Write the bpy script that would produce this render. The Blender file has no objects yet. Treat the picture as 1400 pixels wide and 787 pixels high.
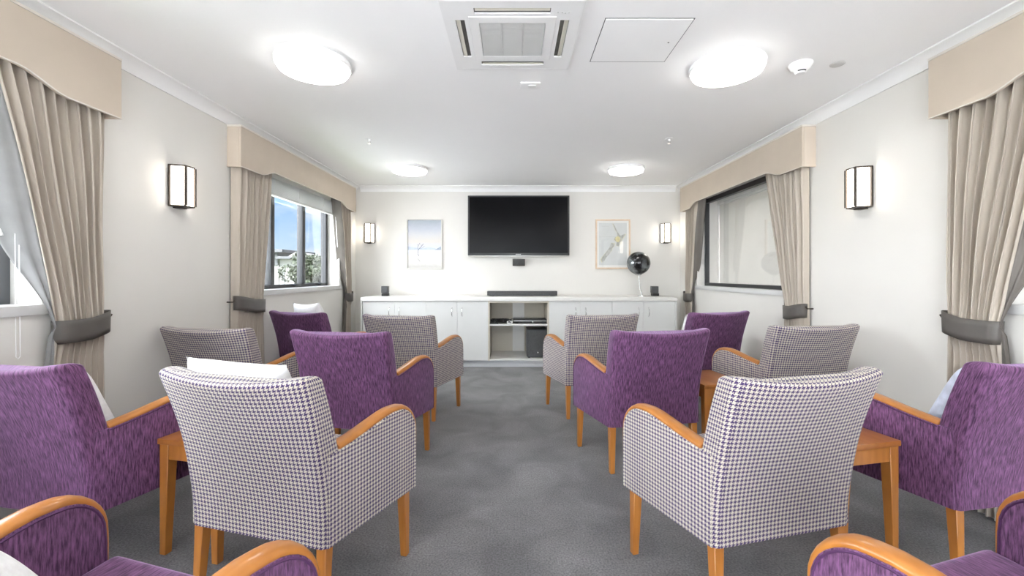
import bpy, bmesh, math, random
from mathutils import Vector, Matrix
random.seed(7)
PI = math.pi
sc = bpy.context.scene
COL = sc.collection

# ------------------------------------------------------------------ camera frame
F = 600.0; U0 = 702.0; V0 = 375.0; H = 1.156
S = 0.976                      # chair survey scale
WL, WR, YB, YR = -2.167, 2.288, 6.02, -2.9
ZC = H + 1.208                 # ceiling
def zz(v, d): return H + (V0 - v) * d / F
def xx(u, d): return (u - U0) * d / F

# ------------------------------------------------------------------ materials
def new_mat(name):
    m = bpy.data.materials.new(name); m.use_nodes = True
    nt = m.node_tree; b = nt.nodes['Principled BSDF']
    return m, nt, b
def N(nt, t, **kw):
    n = nt.nodes.new(t)
    for k, v in kw.items(): setattr(n, k, v)
    return n
def plain(name, col, rough=0.5, metal=0.0, coat=0.0, var=0.0, vscale=3.0, bump=0.0, bscale=200.0, spec=0.5, emit=None, estr=0.0):
    m, nt, b = new_mat(name)
    b.inputs['Base Color'].default_value = (*col, 1)
    b.inputs['Roughness'].default_value = rough
    b.inputs['Metallic'].default_value = metal
    b.inputs['Coat Weight'].default_value = coat
    b.inputs['Specular IOR Level'].default_value = spec
    tc = N(nt, 'ShaderNodeTexCoord')
    if var > 0:
        no = N(nt, 'ShaderNodeTexNoise'); no.inputs['Scale'].default_value = vscale; no.inputs['Detail'].default_value = 4
        nt.links.new(tc.outputs['Object'], no.inputs['Vector'])
        rp = N(nt, 'ShaderNodeValToRGB')
        rp.color_ramp.elements[0].position = .3; rp.color_ramp.elements[1].position = .7
        rp.color_ramp.elements[0].color = (*[c * (1 - var) for c in col], 1)
        rp.color_ramp.elements[1].color = (*[min(1, c * (1 + var)) for c in col], 1)
        nt.links.new(no.outputs['Fac'], rp.inputs['Fac']); nt.links.new(rp.outputs['Color'], b.inputs['Base Color'])
    if bump > 0:
        no2 = N(nt, 'ShaderNodeTexNoise'); no2.inputs['Scale'].default_value = bscale; no2.inputs['Detail'].default_value = 3
        nt.links.new(tc.outputs['Object'], no2.inputs['Vector'])
        bp = N(nt, 'ShaderNodeBump'); bp.inputs['Strength'].default_value = bump; bp.inputs['Distance'].default_value = .002
        nt.links.new(no2.outputs['Fac'], bp.inputs['Height']); nt.links.new(bp.outputs['Normal'], b.inputs['Normal'])
    if emit:
        b.inputs['Emission Color'].default_value = (*emit, 1); b.inputs['Emission Strength'].default_value = estr
    return m

def mathn(nt, op, a, b=None):
    n = N(nt, 'ShaderNodeMath', operation=op)
    for i, v in enumerate((a, b)):
        if v is None: continue
        if isinstance(v, (int, float)): n.inputs[i].default_value = v
        else: nt.links.new(v, n.inputs[i])
    return n.outputs[0]

def houndstooth(name, period, light, dark):
    m, nt, b = new_mat(name)
    uv = N(nt, 'ShaderNodeUVMap'); uv.uv_map = 'UVMap'
    sp = N(nt, 'ShaderNodeSeparateXYZ'); nt.links.new(uv.outputs['UV'], sp.inputs[0])
    k = 8.0 / period
    X = mathn(nt, 'FLOOR', mathn(nt, 'ADD', mathn(nt, 'MULTIPLY', sp.outputs[0], k), 8000))
    Y = mathn(nt, 'FLOOR', mathn(nt, 'ADD', mathn(nt, 'MULTIPLY', sp.outputs[1], k), 8000))
    over = mathn(nt, 'LESS_THAN', mathn(nt, 'MODULO', mathn(nt, 'ADD', mathn(nt, 'SUBTRACT', X, Y), 40000), 4), 1.5)
    wx = mathn(nt, 'LESS_THAN', mathn(nt, 'MODULO', X, 8), 3.5)
    wy = mathn(nt, 'LESS_THAN', mathn(nt, 'MODULO', Y, 8), 3.5)
    inv = mathn(nt, 'SUBTRACT', 1.0, over)
    f = mathn(nt, 'ADD', mathn(nt, 'MULTIPLY', over, wx), mathn(nt, 'MULTIPLY', inv, wy))
    no = N(nt, 'ShaderNodeTexNoise'); no.inputs['Scale'].default_value = 420
    nt.links.new(uv.outputs['UV'], no.inputs['Vector'])
    mix = N(nt, 'ShaderNodeMix', data_type='RGBA')
    mix.inputs['A'].default_value = (*light, 1); mix.inputs['B'].default_value = (*dark, 1)
    nt.links.new(f, mix.inputs['Factor'])
    mul = N(nt, 'ShaderNodeMix', data_type='RGBA', blend_type='MULTIPLY'); mul.inputs['Factor'].default_value = .35
    nt.links.new(mix.outputs['Result'], mul.inputs['A']); nt.links.new(no.outputs['Color'], mul.inputs['B'])
    gain = N(nt, 'ShaderNodeMix', data_type='RGBA', blend_type='MIX'); gain.inputs['Factor'].default_value = .5
    nt.links.new(mix.outputs['Result'], gain.inputs['A']); nt.links.new(mul.outputs['Result'], gain.inputs['B'])
    nt.links.new(gain.outputs['Result'], b.inputs['Base Color'])
    b.inputs['Roughness'].default_value = .9; b.inputs['Sheen Weight'].default_value = .15
    bp = N(nt, 'ShaderNodeBump'); bp.inputs['Strength'].default_value = .25; bp.inputs['Distance'].default_value = .001
    nt.links.new(f, bp.inputs['Height']); nt.links.new(bp.outputs['Normal'], b.inputs['Normal'])
    return m

def chenille(name, lo, hi):
    m, nt, b = new_mat(name)
    uv = N(nt, 'ShaderNodeUVMap'); uv.uv_map = 'UVMap'
    mp = N(nt, 'ShaderNodeMapping'); mp.inputs['Scale'].default_value = (190, 24, 1)
    nt.links.new(uv.outputs['UV'], mp.inputs['Vector'])
    no = N(nt, 'ShaderNodeTexNoise'); no.inputs['Scale'].default_value = 1.0; no.inputs['Detail'].default_value = 5; no.inputs['Roughness'].default_value = .6
    nt.links.new(mp.outputs['Vector'], no.inputs['Vector'])
    rp = N(nt, 'ShaderNodeValToRGB'); e = rp.color_ramp.elements
    e[0].position = .37; e[1].position = .66
    e[0].color = (*lo, 1); e[1].color = (*hi, 1)
    nt.links.new(no.outputs['Fac'], rp.inputs['Fac'])
    no2 = N(nt, 'ShaderNodeTexNoise'); no2.inputs['Scale'].default_value = 6; no2.inputs['Detail'].default_value = 3
    nt.links.new(uv.outputs['UV'], no2.inputs['Vector'])
    mr = N(nt, 'ShaderNodeMapRange'); mr.inputs['To Min'].default_value = .72; mr.inputs['To Max'].default_value = 1.25
    nt.links.new(no2.outputs['Fac'], mr.inputs['Value'])
    mx = N(nt, 'ShaderNodeMix', data_type='RGBA', blend_type='MULTIPLY'); mx.inputs['Factor'].default_value = 1
    nt.links.new(rp.outputs['Color'], mx.inputs['A']); nt.links.new(mr.outputs['Result'], mx.inputs['B'])
    nt.links.new(mx.outputs['Result'], b.inputs['Base Color'])
    b.inputs['Roughness'].default_value = .75
    b.inputs['Sheen Weight'].default_value = .55; b.inputs['Sheen Roughness'].default_value = .35
    b.inputs['Sheen Tint'].default_value = (.75, .55, .9, 1)
    bp = N(nt, 'ShaderNodeBump'); bp.inputs['Strength'].default_value = .35; bp.inputs['Distance'].default_value = .0015
    nt.links.new(no.outputs['Fac'], bp.inputs['Height']); nt.links.new(bp.outputs['Normal'], b.inputs['Normal'])
    return m

def timber(name, lo, hi, scale=(7, 7, 70), rough=.32):
    m, nt, b = new_mat(name)
    tc = N(nt, 'ShaderNodeTexCoord')
    mp = N(nt, 'ShaderNodeMapping'); mp.inputs['Scale'].default_value = scale
    nt.links.new(tc.outputs['Object'], mp.inputs['Vector'])
    no = N(nt, 'ShaderNodeTexNoise'); no.inputs['Scale'].default_value = 1; no.inputs['Detail'].default_value = 5
    nt.links.new(mp.outputs['Vector'], no.inputs['Vector'])
    rp = N(nt, 'ShaderNodeValToRGB'); e = rp.color_ramp.elements
    e[0].position = .3; e[1].position = .7; e[0].color = (*lo, 1); e[1].color = (*hi, 1)
    nt.links.new(no.outputs['Fac'], rp.inputs['Fac']); nt.links.new(rp.outputs['Color'], b.inputs['Base Color'])
    b.inputs['Roughness'].default_value = rough; b.inputs['Coat Weight'].default_value = .25
    return m

M = {}
M['wall'] = plain('wall paint', (.735, .718, .685), .55, var=.012, vscale=2.5, bump=.04, bscale=350)
M['ceiling'] = plain('ceiling paint', (.91, .91, .912), .7, var=.008, vscale=1.5)
M['cornice'] = plain('cornice paint', (.88, .88, .88), .5, var=.01)
M['base'] = plain('skirting paint', (.75, .76, .78), .35, var=.02)
M['sill'] = plain('sill paint', (.62, .62, .62), .35, var=.03)
M['frame_dark'] = plain('dark aluminium', (.022, .023, .026), .35, metal=.2, var=.1)
M['frame_grey'] = plain('grey aluminium', (.10, .105, .115), .35, metal=.3, var=.08)
M['pelmet'] = plain('pelmet fabric', (.58, .50, .415), .85, var=.03, vscale=5, bump=.15, bscale=600)
M['pelmet_edge'] = plain('pelmet edging', (.72, .68, .62), .7, var=.02)
M['lining_dark'] = plain('dark curtain lining', (.13, .115, .10), .5, var=.10, vscale=9)
M['lining'] = plain('curtain lining', (.25, .25, .25), .55, var=.10, vscale=9)
M['tie'] = plain('tieback satin', (.095, .086, .078), .42, var=.12, vscale=10)
M['blind'] = plain('blind slat', (.74, .74, .73), .4, var=.03)
M['roller'] = plain('roller blind cloth', (.88, .86, .81), .85, var=.02, vscale=4)
M['roller_top'] = plain('roller blind head', (.86, .86, .84), .5, var=.02)
M['cord'] = plain('white cord', (.85, .85, .85), .6, var=.02)
M['bronze'] = plain('dark bronze', (.075, .06, .05), .4, metal=.5, var=.15, vscale=20)
M['white_plastic'] = plain('white plastic', (.82, .82, .82), .35, var=.01)
M['grey_plastic'] = plain('grey plastic', (.55, .55, .54), .45, var=.02)
M['ac_dark'] = plain('vent recess', (.10, .095, .085), .6, var=.2, vscale=30)
M['ac_louver'] = plain('vent flap', (.62, .60, .52), .4, var=.04)
M['cabinet'] = plain('cabinet laminate', (.74, .745, .735), .35, var=.012)
M['cab_inner'] = plain('cabinet inside', (.62, .575, .49), .5, var=.03)
M['worktop'] = plain('worktop laminate', (.80, .79, .765), .3, var=.015)
M['chrome'] = plain('brushed chrome', (.72, .72, .72), .22, metal=1.0, var=.03)
M['black'] = plain('black plastic', (.012, .012, .013), .35, var=.2, vscale=30)
M['screen'] = plain('screen glass', (.004, .004, .005), .16, var=.1, spec=.10)
M['charcoal'] = plain('charcoal cloth', (.065, .067, .07), .7, var=.15, vscale=60)
M['graphite'] = plain('graphite lacquer', (.035, .036, .04), .3, var=.1)
M['silver'] = plain('silver trim', (.55, .55, .53), .3, metal=.7, var=.05)
M['pale_frame'] = plain('pale silver frame', (.62, .61, .58), .4, var=.04, vscale=20)
M['mat_board'] = plain('white mat board', (.84, .84, .83), .7, var=.01)
M['light_oak'] = timber('light oak', (.66, .50, .36), (.76, .61, .46), (20, 20, 20), .5)
M['wood'] = timber('honey beech', (.36, .130, .023), (.47, .185, .037), (35, 12, 5))
M['wood_top'] = timber('honey beech flat', (.31, .105, .022), (.41, .155, .035), (30, 4, 30), .3)
M['purple'] = chenille('purple chenille', (.044, .011, .045), (.225, .094, .220))
M['piping'] = plain('purple piping', (.07, .02, .08), .7, var=.1, vscale=60)
M['hound'] = houndstooth('houndstooth weave', .0148, (.60, .545, .46), (.050, .026, .112))
M['hpiping'] = houndstooth('houndstooth piping', .0148, (.66, .61, .54), (.06, .04, .11))
M['cushion'] = plain('white knit', (.84, .84, .84), .9, var=.06, vscale=60, bump=.9, bscale=70)
M['cushion_blue'] = plain('pale blue print', (.62, .67, .80), .9, var=.18, vscale=22, bump=.5, bscale=80)

def curtain_mat():
    m, nt, b = new_mat('curtain cloth')
    tc = N(nt, 'ShaderNodeTexCoord')
    mp = N(nt, 'ShaderNodeMapping'); mp.inputs['Scale'].default_value = (40, 40, 2)
    nt.links.new(tc.outputs['Object'], mp.inputs['Vector'])
    no = N(nt, 'ShaderNodeTexNoise'); no.inputs['Scale'].default_value = 1; no.inputs['Detail'].default_value = 4
    nt.links.new(mp.outputs['Vector'], no.inputs['Vector'])
    rp = N(nt, 'ShaderNodeValToRGB'); e = rp.color_ramp.elements
    e[0].position = .3; e[1].position = .7; e[0].color = (.445, .392, .33, 1); e[1].color = (.48, .425, .36, 1)
    nt.links.new(no.outputs['Fac'], rp.inputs['Fac']); nt.links.new(rp.outputs['Color'], b.inputs['Base Color'])
    b.inputs['Roughness'].default_value = .6; b.inputs['Sheen Weight'].default_value = .3
    return m
M['curtain'] = curtain_mat()

def carpet_mat():
    m, nt, b = new_mat('grey carpet')
    tc = N(nt, 'ShaderNodeTexCoord')
    n1 = N(nt, 'ShaderNodeTexNoise'); n1.inputs['Scale'].default_value = 3.2; n1.inputs['Detail'].default_value = 5; n1.inputs['Distortion'].default_value = .6
    n2 = N(nt, 'ShaderNodeTexNoise'); n2.inputs['Scale'].default_value = 130; n2.inputs['Detail'].default_value = 3
    for n in (n1, n2): nt.links.new(tc.outputs['Object'], n.inputs['Vector'])
    r1 = N(nt, 'ShaderNodeValToRGB'); e = r1.color_ramp.elements
    e[0].position = .34; e[1].position = .68; e[0].color = (.120, .118, .123, 1); e[1].color = (.196, .193, .199, 1)
    nt.links.new(n1.outputs['Fac'], r1.inputs['Fac'])
    r2 = N(nt, 'ShaderNodeMapRange'); r2.inputs['From Min'].default_value = .3; r2.inputs['From Max'].default_value = .7
    r2.inputs['To Min'].default_value = .62; r2.inputs['To Max'].default_value = 1.38
    nt.links.new(n2.outputs['Fac'], r2.inputs['Value'])
    mx = N(nt, 'ShaderNodeMix', data_type='RGBA', blend_type='MULTIPLY'); mx.inputs['Factor'].default_value = 1
    nt.links.new(r1.outputs['Color'], mx.inputs['A']); nt.links.new(r2.outputs['Result'], mx.inputs['B'])
    nt.links.new(mx.outputs['Result'], b.inputs['Base Color'])
    b.inputs['Roughness'].default_value = .95; b.inputs['Specular IOR Level'].default_value = .15; b.inputs['Sheen Weight'].default_value = .2
    bp = N(nt, 'ShaderNodeBump'); bp.inputs['Strength'].default_value = .6; bp.inputs['Distance'].default_value = .004
    nt.links.new(n2.outputs['Fac'], bp.inputs['Height']); nt.links.new(bp.outputs['Normal'], b.inputs['Normal'])
    return m
M['carpet'] = carpet_mat()

def glass_mat(name, tint=(1, 1, 1), ior=1.5, gain=1.0):
    m = bpy.data.materials.new(name); m.use_nodes = True; nt = m.node_tree
    nt.nodes.remove(nt.nodes['Principled BSDF'])
    out = nt.nodes['Material Output']
    tr = N(nt, 'ShaderNodeBsdfTransparent'); tr.inputs['Color'].default_value = (*tint, 1)
    gl = N(nt, 'ShaderNodeBsdfGlossy'); gl.inputs['Roughness'].default_value = .01
    lw = N(nt, 'ShaderNodeLayerWeight'); lw.inputs['Blend'].default_value = .5
    f0 = ((ior - 1) / (ior + 1)) ** 2
    fr = mathn(nt, 'ADD', f0, mathn(nt, 'MULTIPLY', mathn(nt, 'POWER', lw.outputs['Facing'], 5.0), 1 - f0))
    mx = N(nt, 'ShaderNodeMixShader')
    nt.links.new(mathn(nt, 'MULTIPLY', fr, gain), mx.inputs[0])
    nt.links.new(tr.outputs[0], mx.inputs[1]); nt.links.new(gl.outputs[0], mx.inputs[2])
    nt.links.new(mx.outputs[0], out.inputs['Surface'])
    return m
M['glass'] = glass_mat('window glass', (.97, .98, .98))
M['glass_r'] = glass_mat('window glass double', (1, 1, 1), 1.5, 1.3)
M['pic_glass'] = glass_mat('picture glass', (1, 1, 1), 1.45)

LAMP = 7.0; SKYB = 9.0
M['diffuser'] = plain('lamp diffuser', (.9, .9, .88), .5, emit=(1.0, .965, .91), estr=LAMP)
M['ring'] = plain('glowing acrylic ring', (.9, .9, .9), .4, emit=(1, .98, .95), estr=.02)
M['sconce_glass'] = plain('sconce glass', (.9, .88, .84), .4, emit=(1.0, .92, .80), estr=4.0)

def globe_mat():
    m, nt, b = new_mat('dark mirrored globe')
    tc = N(nt, 'ShaderNodeTexCoord')
    no = N(nt, 'ShaderNodeTexNoise'); no.inputs['Scale'].default_value = 9; no.inputs['Detail'].default_value = 5
    nt.links.new(tc.outputs['Object'], no.inputs['Vector'])
    rp = N(nt, 'ShaderNodeValToRGB'); e = rp.color_ramp.elements
    e[0].position = .45; e[1].position = .62; e[0].color = (.03, .03, .032, 1); e[1].color = (.22, .24, .25, 1)
    nt.links.new(no.outputs['Fac'], rp.inputs['Fac']); nt.links.new(rp.outputs['Color'], b.inputs['Base Color'])
    b.inputs['Metallic'].default_value = .7; b.inputs['Roughness'].default_value = .16
    return m
M['globe'] = globe_mat()

def lake_mat():
    m, nt, b = new_mat('winter lake print')
    uv = N(nt, 'ShaderNodeUVMap'); uv.uv_map = 'UVMap'
    sp = N(nt, 'ShaderNodeSeparateXYZ'); nt.links.new(uv.outputs['UV'], sp.inputs[0])
    no = N(nt, 'ShaderNodeTexNoise'); no.inputs['Scale'].default_value = 9; no.inputs['Detail'].default_value = 4
    mp = N(nt, 'ShaderNodeMapping'); mp.inputs['Scale'].default_value = (1, 2.5, 1)
    nt.links.new(uv.outputs['UV'], mp.inputs['Vector']); nt.links.new(mp.outputs['Vector'], no.inputs['Vector'])
    t = mathn(nt, 'ADD', sp.outputs[1], mathn(nt, 'MULTIPLY', mathn(nt, 'SUBTRACT', no.outputs['Fac'], .5), .10))
    rp = N(nt, 'ShaderNodeValToRGB'); cr = rp.color_ramp
    stops = [(p_, tuple(.84 * q_ for q_ in c_)) for p_, c_ in [(0, (.60, .58, .56)), (.08, (.72, .71, .69)), (.22, (.78, .76, .72)), (.33, (.74, .76, .80)), (.37, (.86, .88, .92)),
             (.44, (.70, .72, .80)), (.55, (.76, .72, .68)), (.68, (.70, .70, .72)), (.82, (.56, .60, .68)), (1, (.40, .45, .52))]]
    cr.elements[0].position = 0; cr.elements[0].color = (*stops[0][1], 1)
    cr.elements[1].position = 1; cr.elements[1].color = (*stops[-1][1], 1)
    for p, c in stops[1:-1]:
        el = cr.elements.new(p); el.color = (*c, 1)
    nt.links.new(t, rp.inputs['Fac']); nt.links.new(rp.outputs['Color'], b.inputs['Base Color'])
    b.inputs['Roughness'].default_value = .45
    return m
M['lake'] = lake_mat()
M['hill'] = plain('blue hill ink', (.28, .33, .42), .5, var=.2, vscale=20)
M['hill_pale'] = plain('pale hill ink', (.48, .54, .64), .5, var=.1, vscale=20)
M['tree_ink'] = plain('dark twig ink', (.16, .17, .22), .5, var=.2, vscale=20)
M['map_sea'] = plain('map paper', (.66, .68, .68), .6, var=.04, vscale=8)
M['map_land'] = plain('map land', (.46, .47, .45), .6, var=.28, vscale=25)
M['map_coast'] = plain('map coast tint', (.66, .64, .48), .6, var=.1, vscale=25)
M['map_yellow'] = plain('map yellow', (.72, .66, .36), .6, var=.15, vscale=30)
M['ext_white'] = plain('render white', (.19, .19, .188), .8, var=.03, vscale=.5)
M['ext_grey'] = plain('cladding grey', (.04, .044, .048), .7, var=.08, vscale=.5)
M['ext_roof'] = plain('roof dark', (.05, .052, .058), .7, var=.1, vscale=.5)
M['leaf'] = plain('leaf green', (.013, .022, .007), .6, var=.5, vscale=1.2)
M['bark'] = plain('bark', (.10, .07, .045), .9, var=.3)
M['bounce_terrace'] = plain('pale bounce paving', (.73, .735, .745), .8, var=.06, vscale=.8)
M['vinyl'] = plain('pale bounce vinyl', (.69, .69, .69), .5, var=.03)
M['lawn'] = plain('lawn', (.10, .14, .05), .9, var=.3, vscale=.4)

# ------------------------------------------------------------------ mesh helpers
def new_bm():
    bm = bmesh.new(); bm.loops.layers.uv.new('UVMap'); return bm
def box_uv(bm, faces=None):
    uvl = bm.loops.layers.uv['UVMap']
    for f in (faces if faces is not None else bm.faces):
        n = f.normal; a = [abs(c) for c in n]
        for l in f.loops:
            p = l.vert.co
            if a[0] >= a[1] and a[0] >= a[2]: l[uvl].uv = (p.y, p.z)
            elif a[1] >= a[2]: l[uvl].uv = (p.x, p.z)
            else: l[uvl].uv = (p.x, p.y)
def obj(name, bm, mat, parent=None, smooth=40, uv=True, loc=None, recalc=True):
    if recalc: bmesh.ops.recalc_face_normals(bm, faces=bm.faces)
    bm.normal_update()
    if uv: box_uv(bm)
    me = bpy.data.meshes.new(name); bm.to_mesh(me); bm.free()
    if smooth:
        for p in me.polygons: p.use_smooth = True
        me.set_sharp_from_angle(angle=math.radians(smooth))
    mats = mat if isinstance(mat, (list, tuple)) else [mat]
    for k in mats: me.materials.append(k)
    o = bpy.data.objects.new(name, me); COL.objects.link(o)
    if parent: o.parent = parent
    if loc: o.location = loc
    return o
def merge(bm, tmp, mtx=None):
    """append tmp bmesh to bm"""
    vm = {}
    for v in tmp.verts:
        vm[v] = bm.verts.new(mtx @ v.co if mtx else v.co)
    for f in tmp.faces:
        try: bm.faces.new([vm[v] for v in f.verts])
        except ValueError: pass
    tmp.free()
def add_box(bm, x0, x1, y0, y1, z0, z1, bev=0.0, seg=2, mtx=None):
    t = bmesh.new()
    bmesh.ops.create_cube(t, size=1)
    for v in t.verts:
        v.co = Vector(((x0 + x1) / 2 + v.co.x * (x1 - x0), (y0 + y1) / 2 + v.co.y * (y1 - y0), (z0 + z1) / 2 + v.co.z * (z1 - z0)))
    if bev > 0:
        bmesh.ops.bevel(t, geom=list(t.edges), offset=bev, segments=seg, affect='EDGES', profile=.6)
    merge(bm, t, mtx)
def add_hexa(bm, bot, top, bev=0.0, seg=2):
    """bot, top: 4 points each, same winding"""
    t = bmesh.new()
    b = [t.verts.new(p) for p in bot]; u = [t.verts.new(p) for p in top]
    t.faces.new(b[::-1]); t.faces.new(u)
    for i in range(4): t.faces.new((b[i], b[(i + 1) % 4], u[(i + 1) % 4], u[i]))
    bmesh.ops.recalc_face_normals(t, faces=t.faces)
    if bev > 0: bmesh.ops.bevel(t, geom=list(t.edges), offset=bev, segments=seg, affect='EDGES', profile=.6)
    merge(bm, t)
def add_lathe(bm, prof, n=32, mtx=None):
    rings = []
    for r, z in prof:
        if r < 1e-6:
            p = Vector((0, 0, z)); rings.append([bm.verts.new(mtx @ p if mtx else p)])
        else:
            ring = []
            for i in range(n):
                a = 2 * PI * i / n; p = Vector((r * math.cos(a), r * math.sin(a), z))
                ring.append(bm.verts.new(mtx @ p if mtx else p))
            rings.append(ring)
    for a, b in zip(rings, rings[1:]):
        for i in range(n):
            j = (i + 1) % n
            if len(a) == 1 and len(b) == 1: continue
            if len(a) == 1: bm.faces.new((a[0], b[j], b[i]))
            elif len(b) == 1: bm.faces.new((a[i], a[j], b[0]))
            else: bm.faces.new((a[i], a[j], b[j], b[i]))
    for ring in (rings[0], rings[-1]):
        if len(ring) > 2:
            try: bm.faces.new(ring)
            except ValueError: pass
def add_tube(bm, pts, r, n=8, closed=False):
    pts = [Vector(p) for p in pts]; rings = []
    L = len(pts)
    up = Vector((0, 0, 1))
    prev = None
    for i, p in enumerate(pts):
        if closed: d = pts[(i + 1) % L] - pts[i - 1]
        else: d = pts[min(i + 1, L - 1)] - pts[max(i - 1, 0)]
        d.normalize()
        if prev is None:
            a = up.cross(d)
            if a.length < 1e-3: a = Vector((1, 0, 0)).cross(d)
        else:
            a = prev - d * prev.dot(d)
        a.normalize(); prev = a; b = d.cross(a)
        rr = r[i] if isinstance(r, (list, tuple)) else r
        rings.append([bm.verts.new(p + rr * (math.cos(2 * PI * k / n) * a + math.sin(2 * PI * k / n) * b)) for k in range(n)])
    seq = list(zip(rings, rings[1:])) + ([(rings[-1], rings[0])] if closed else [])
    for A, B in seq:
        for k in range(n): bm.faces.new((A[k], A[(k + 1) % n], B[(k + 1) % n], B[k]))
    if not closed:
        bm.faces.new(rings[0][::-1]); bm.faces.new(rings[-1])
def add_prism(bm, poly, fn, t0, t1, bev=0.0, seg=2):
    """poly of 2D points; fn(a,b,t)->3D"""
    t = bmesh.new()
    A = [t.verts.new(fn(a, b, t0)) for a, b in poly]; B = [t.verts.new(fn(a, b, t1)) for a, b in poly]
    n = len(poly)
    fa = t.faces.new(A); fb = t.faces.new(B[::-1])
    for i in range(n): t.faces.new((A[i], B[i], B[(i + 1) % n], A[(i + 1) % n]))
    bmesh.ops.recalc_face_normals(t, faces=t.faces)
    if bev > 0:
        es = list(set(list(fa.edges) + list(fb.edges)))
        bmesh.ops.bevel(t, geom=es, offset=bev, segments=seg, affect='EDGES', profile=.6)
    merge(bm, t)

def tag(o, label=None, cat=None, group=None, kind=None):
    if label: o['label'] = label
    if cat: o['category'] = cat
    if group: o['group'] = group
    if kind: o['kind'] = kind
    return o
def empty(name, loc, rz=0.0):
    o = bpy.data.objects.new(name, None); COL.objects.link(o)
    o.location = loc; o.rotation_euler = (0, 0, rz); o.empty_display_size = .1
    return o
def copy_tree(o, parent=None):
    c = o.copy(); COL.objects.link(c)
    if parent: c.parent = parent
    for ch in list(o.children): copy_tree(ch, c)
    return c
def box_obj(name, b, mat, parent=None, bev=0.0, seg=2):
    bm = new_bm(); add_box(bm, *b, bev=bev, seg=seg); return obj(name, bm, mat, parent)

# ------------------------------------------------------------------ room shell
T = .30
O_NEAR = (.16, 2.016); O_FAR = (3.58, 5.46); ZS0, ZS1 = 1.00, 2.085
def side_wall(name, xi, xo, ops):
    bm = new_bm(); x0, x1 = min(xi, xo), max(xi, xo)
    ys = YR - .2
    for (a, b) in ops:
        add_box(bm, x0, x1, ys, a, 0, ZC); add_box(bm, x0, x1, a, b, 0, ZS0); add_box(bm, x0, x1, a, b, ZS1, ZC); ys = b
    add_box(bm, x0, x1, ys, YB + .2, 0, ZC)
    return tag(obj(name, bm, M['wall'], smooth=0), kind='structure')
side_wall('wall_left', WL, WL - .212, [O_NEAR, O_FAR])
side_wall('wall_right', WR, WR + T, [O_NEAR, O_FAR])
tag(box_obj('wall_back', (WL, WR, YB, YB + .2, 0, ZC), M['wall']), kind='structure')
bm = new_bm()
for b_ in ((WL, -1.95, 0, ZC), (2.05, WR, 0, ZC), (-1.95, 2.05, 2.2, ZC), (-1.95, 2.05, 0, .06)): add_box(bm, b_[0], b_[1], YR - .2, YR, b_[2], b_[3])
tag(obj('wall_rear', bm, M['wall'], smooth=0), kind='structure')
e = tag(empty('added_rear_window', (.05, YR - .1, .06)), kind='structure')      # full-height glazing added behind the camera, unseen, to let in daylight
bm = new_bm()
for x_ in (-2.0, -1.0, 0, 1.0, 2.0): add_box(bm, x_ - .03, x_ + .03, -.03, .03, 0, 2.14)
obj('window_frame', bm, M['frame_dark'], e, smooth=0)
for x_ in (-1.5, -.5, .5, 1.5): box_obj('pane', (x_ - .47, x_ + .47, -.003, .003, 0, 2.14), M['glass'], e)
tag(box_obj('bounce_terrace', (-14, 14, -30, YR - .201, -.2, -.06), M['bounce_terrace']), kind='structure')  # unseen sunlit paving, added to throw light in through the rear glazing
tag(box_obj('bounce_courtyard', (-14, WL - 1.9, YR - .2, 12, -.2, -.06), M['bounce_terrace']), kind='structure')  # added out of view to bounce sun through the side windows onto the ceiling
tag(box_obj('added_garden_strip', (WL - 1.899, WL - T - .001, YR - .2, 12, -.2, -.06), M['lawn']), kind='structure')  # unseen darker ground, added to weaken the bounce close to the wall
tag(box_obj('floor', (WL - T, WR + T, -.75, YB + .2, -.12, 0), M['carpet']), kind='structure')
tag(box_obj('bounce_floor_rear', (WL - T, WR + T, YR - .2, -.75, -.12, 0), M['vinyl']), kind='structure')   # unseen pale floor, added so a sun patch bounces upward
tag(box_obj('ceiling', (WL - T, WR + T, YR - .2, YB + .2, ZC, ZC + .12), M['ceiling']), kind='structure')
# cornices: cove profile (a = out from wall, b = down from ceiling)
prof = [(0, 0), (.075, 0), (.075, .008)] + [(.075 - .067 * math.sin(k / 6 * PI / 2) , .075 - .067 * math.cos(k / 6 * PI / 2)) for k in range(0, 7)] + [(0, .075)]
def cornice(name, fn, t0, t1):
    bm = new_bm(); add_prism(bm, prof, fn, t0, t1); tag(obj(name, bm, M['cornice']), kind='structure')
cornice('trim_1', lambda a, b, t: (WL + a, t, ZC - b), YR, YB)
cornice('trim_2', lambda a, b, t: (WR - a, t, ZC - b), YR, YB)
cornice('trim_3', lambda a, b, t: (t, YB - a, ZC - b), WL + .07, WR - .07)
cornice('trim_4', lambda a, b, t: (t, YR + a, ZC - b), WL + .07, WR - .07)
for nm, b in (('baseboard_left', (WL, WL + .014, YR, YB, 0, .09)), ('baseboard_right', (WR - .014, WR, YR, YB, 0, .09)),
              ('baseboard_back', (WL + .014, WR - .014, YB - .014, YB, 0, .09))):
    tag(box_obj(nm, b, M['base'], bev=.003), kind='structure')

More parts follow.
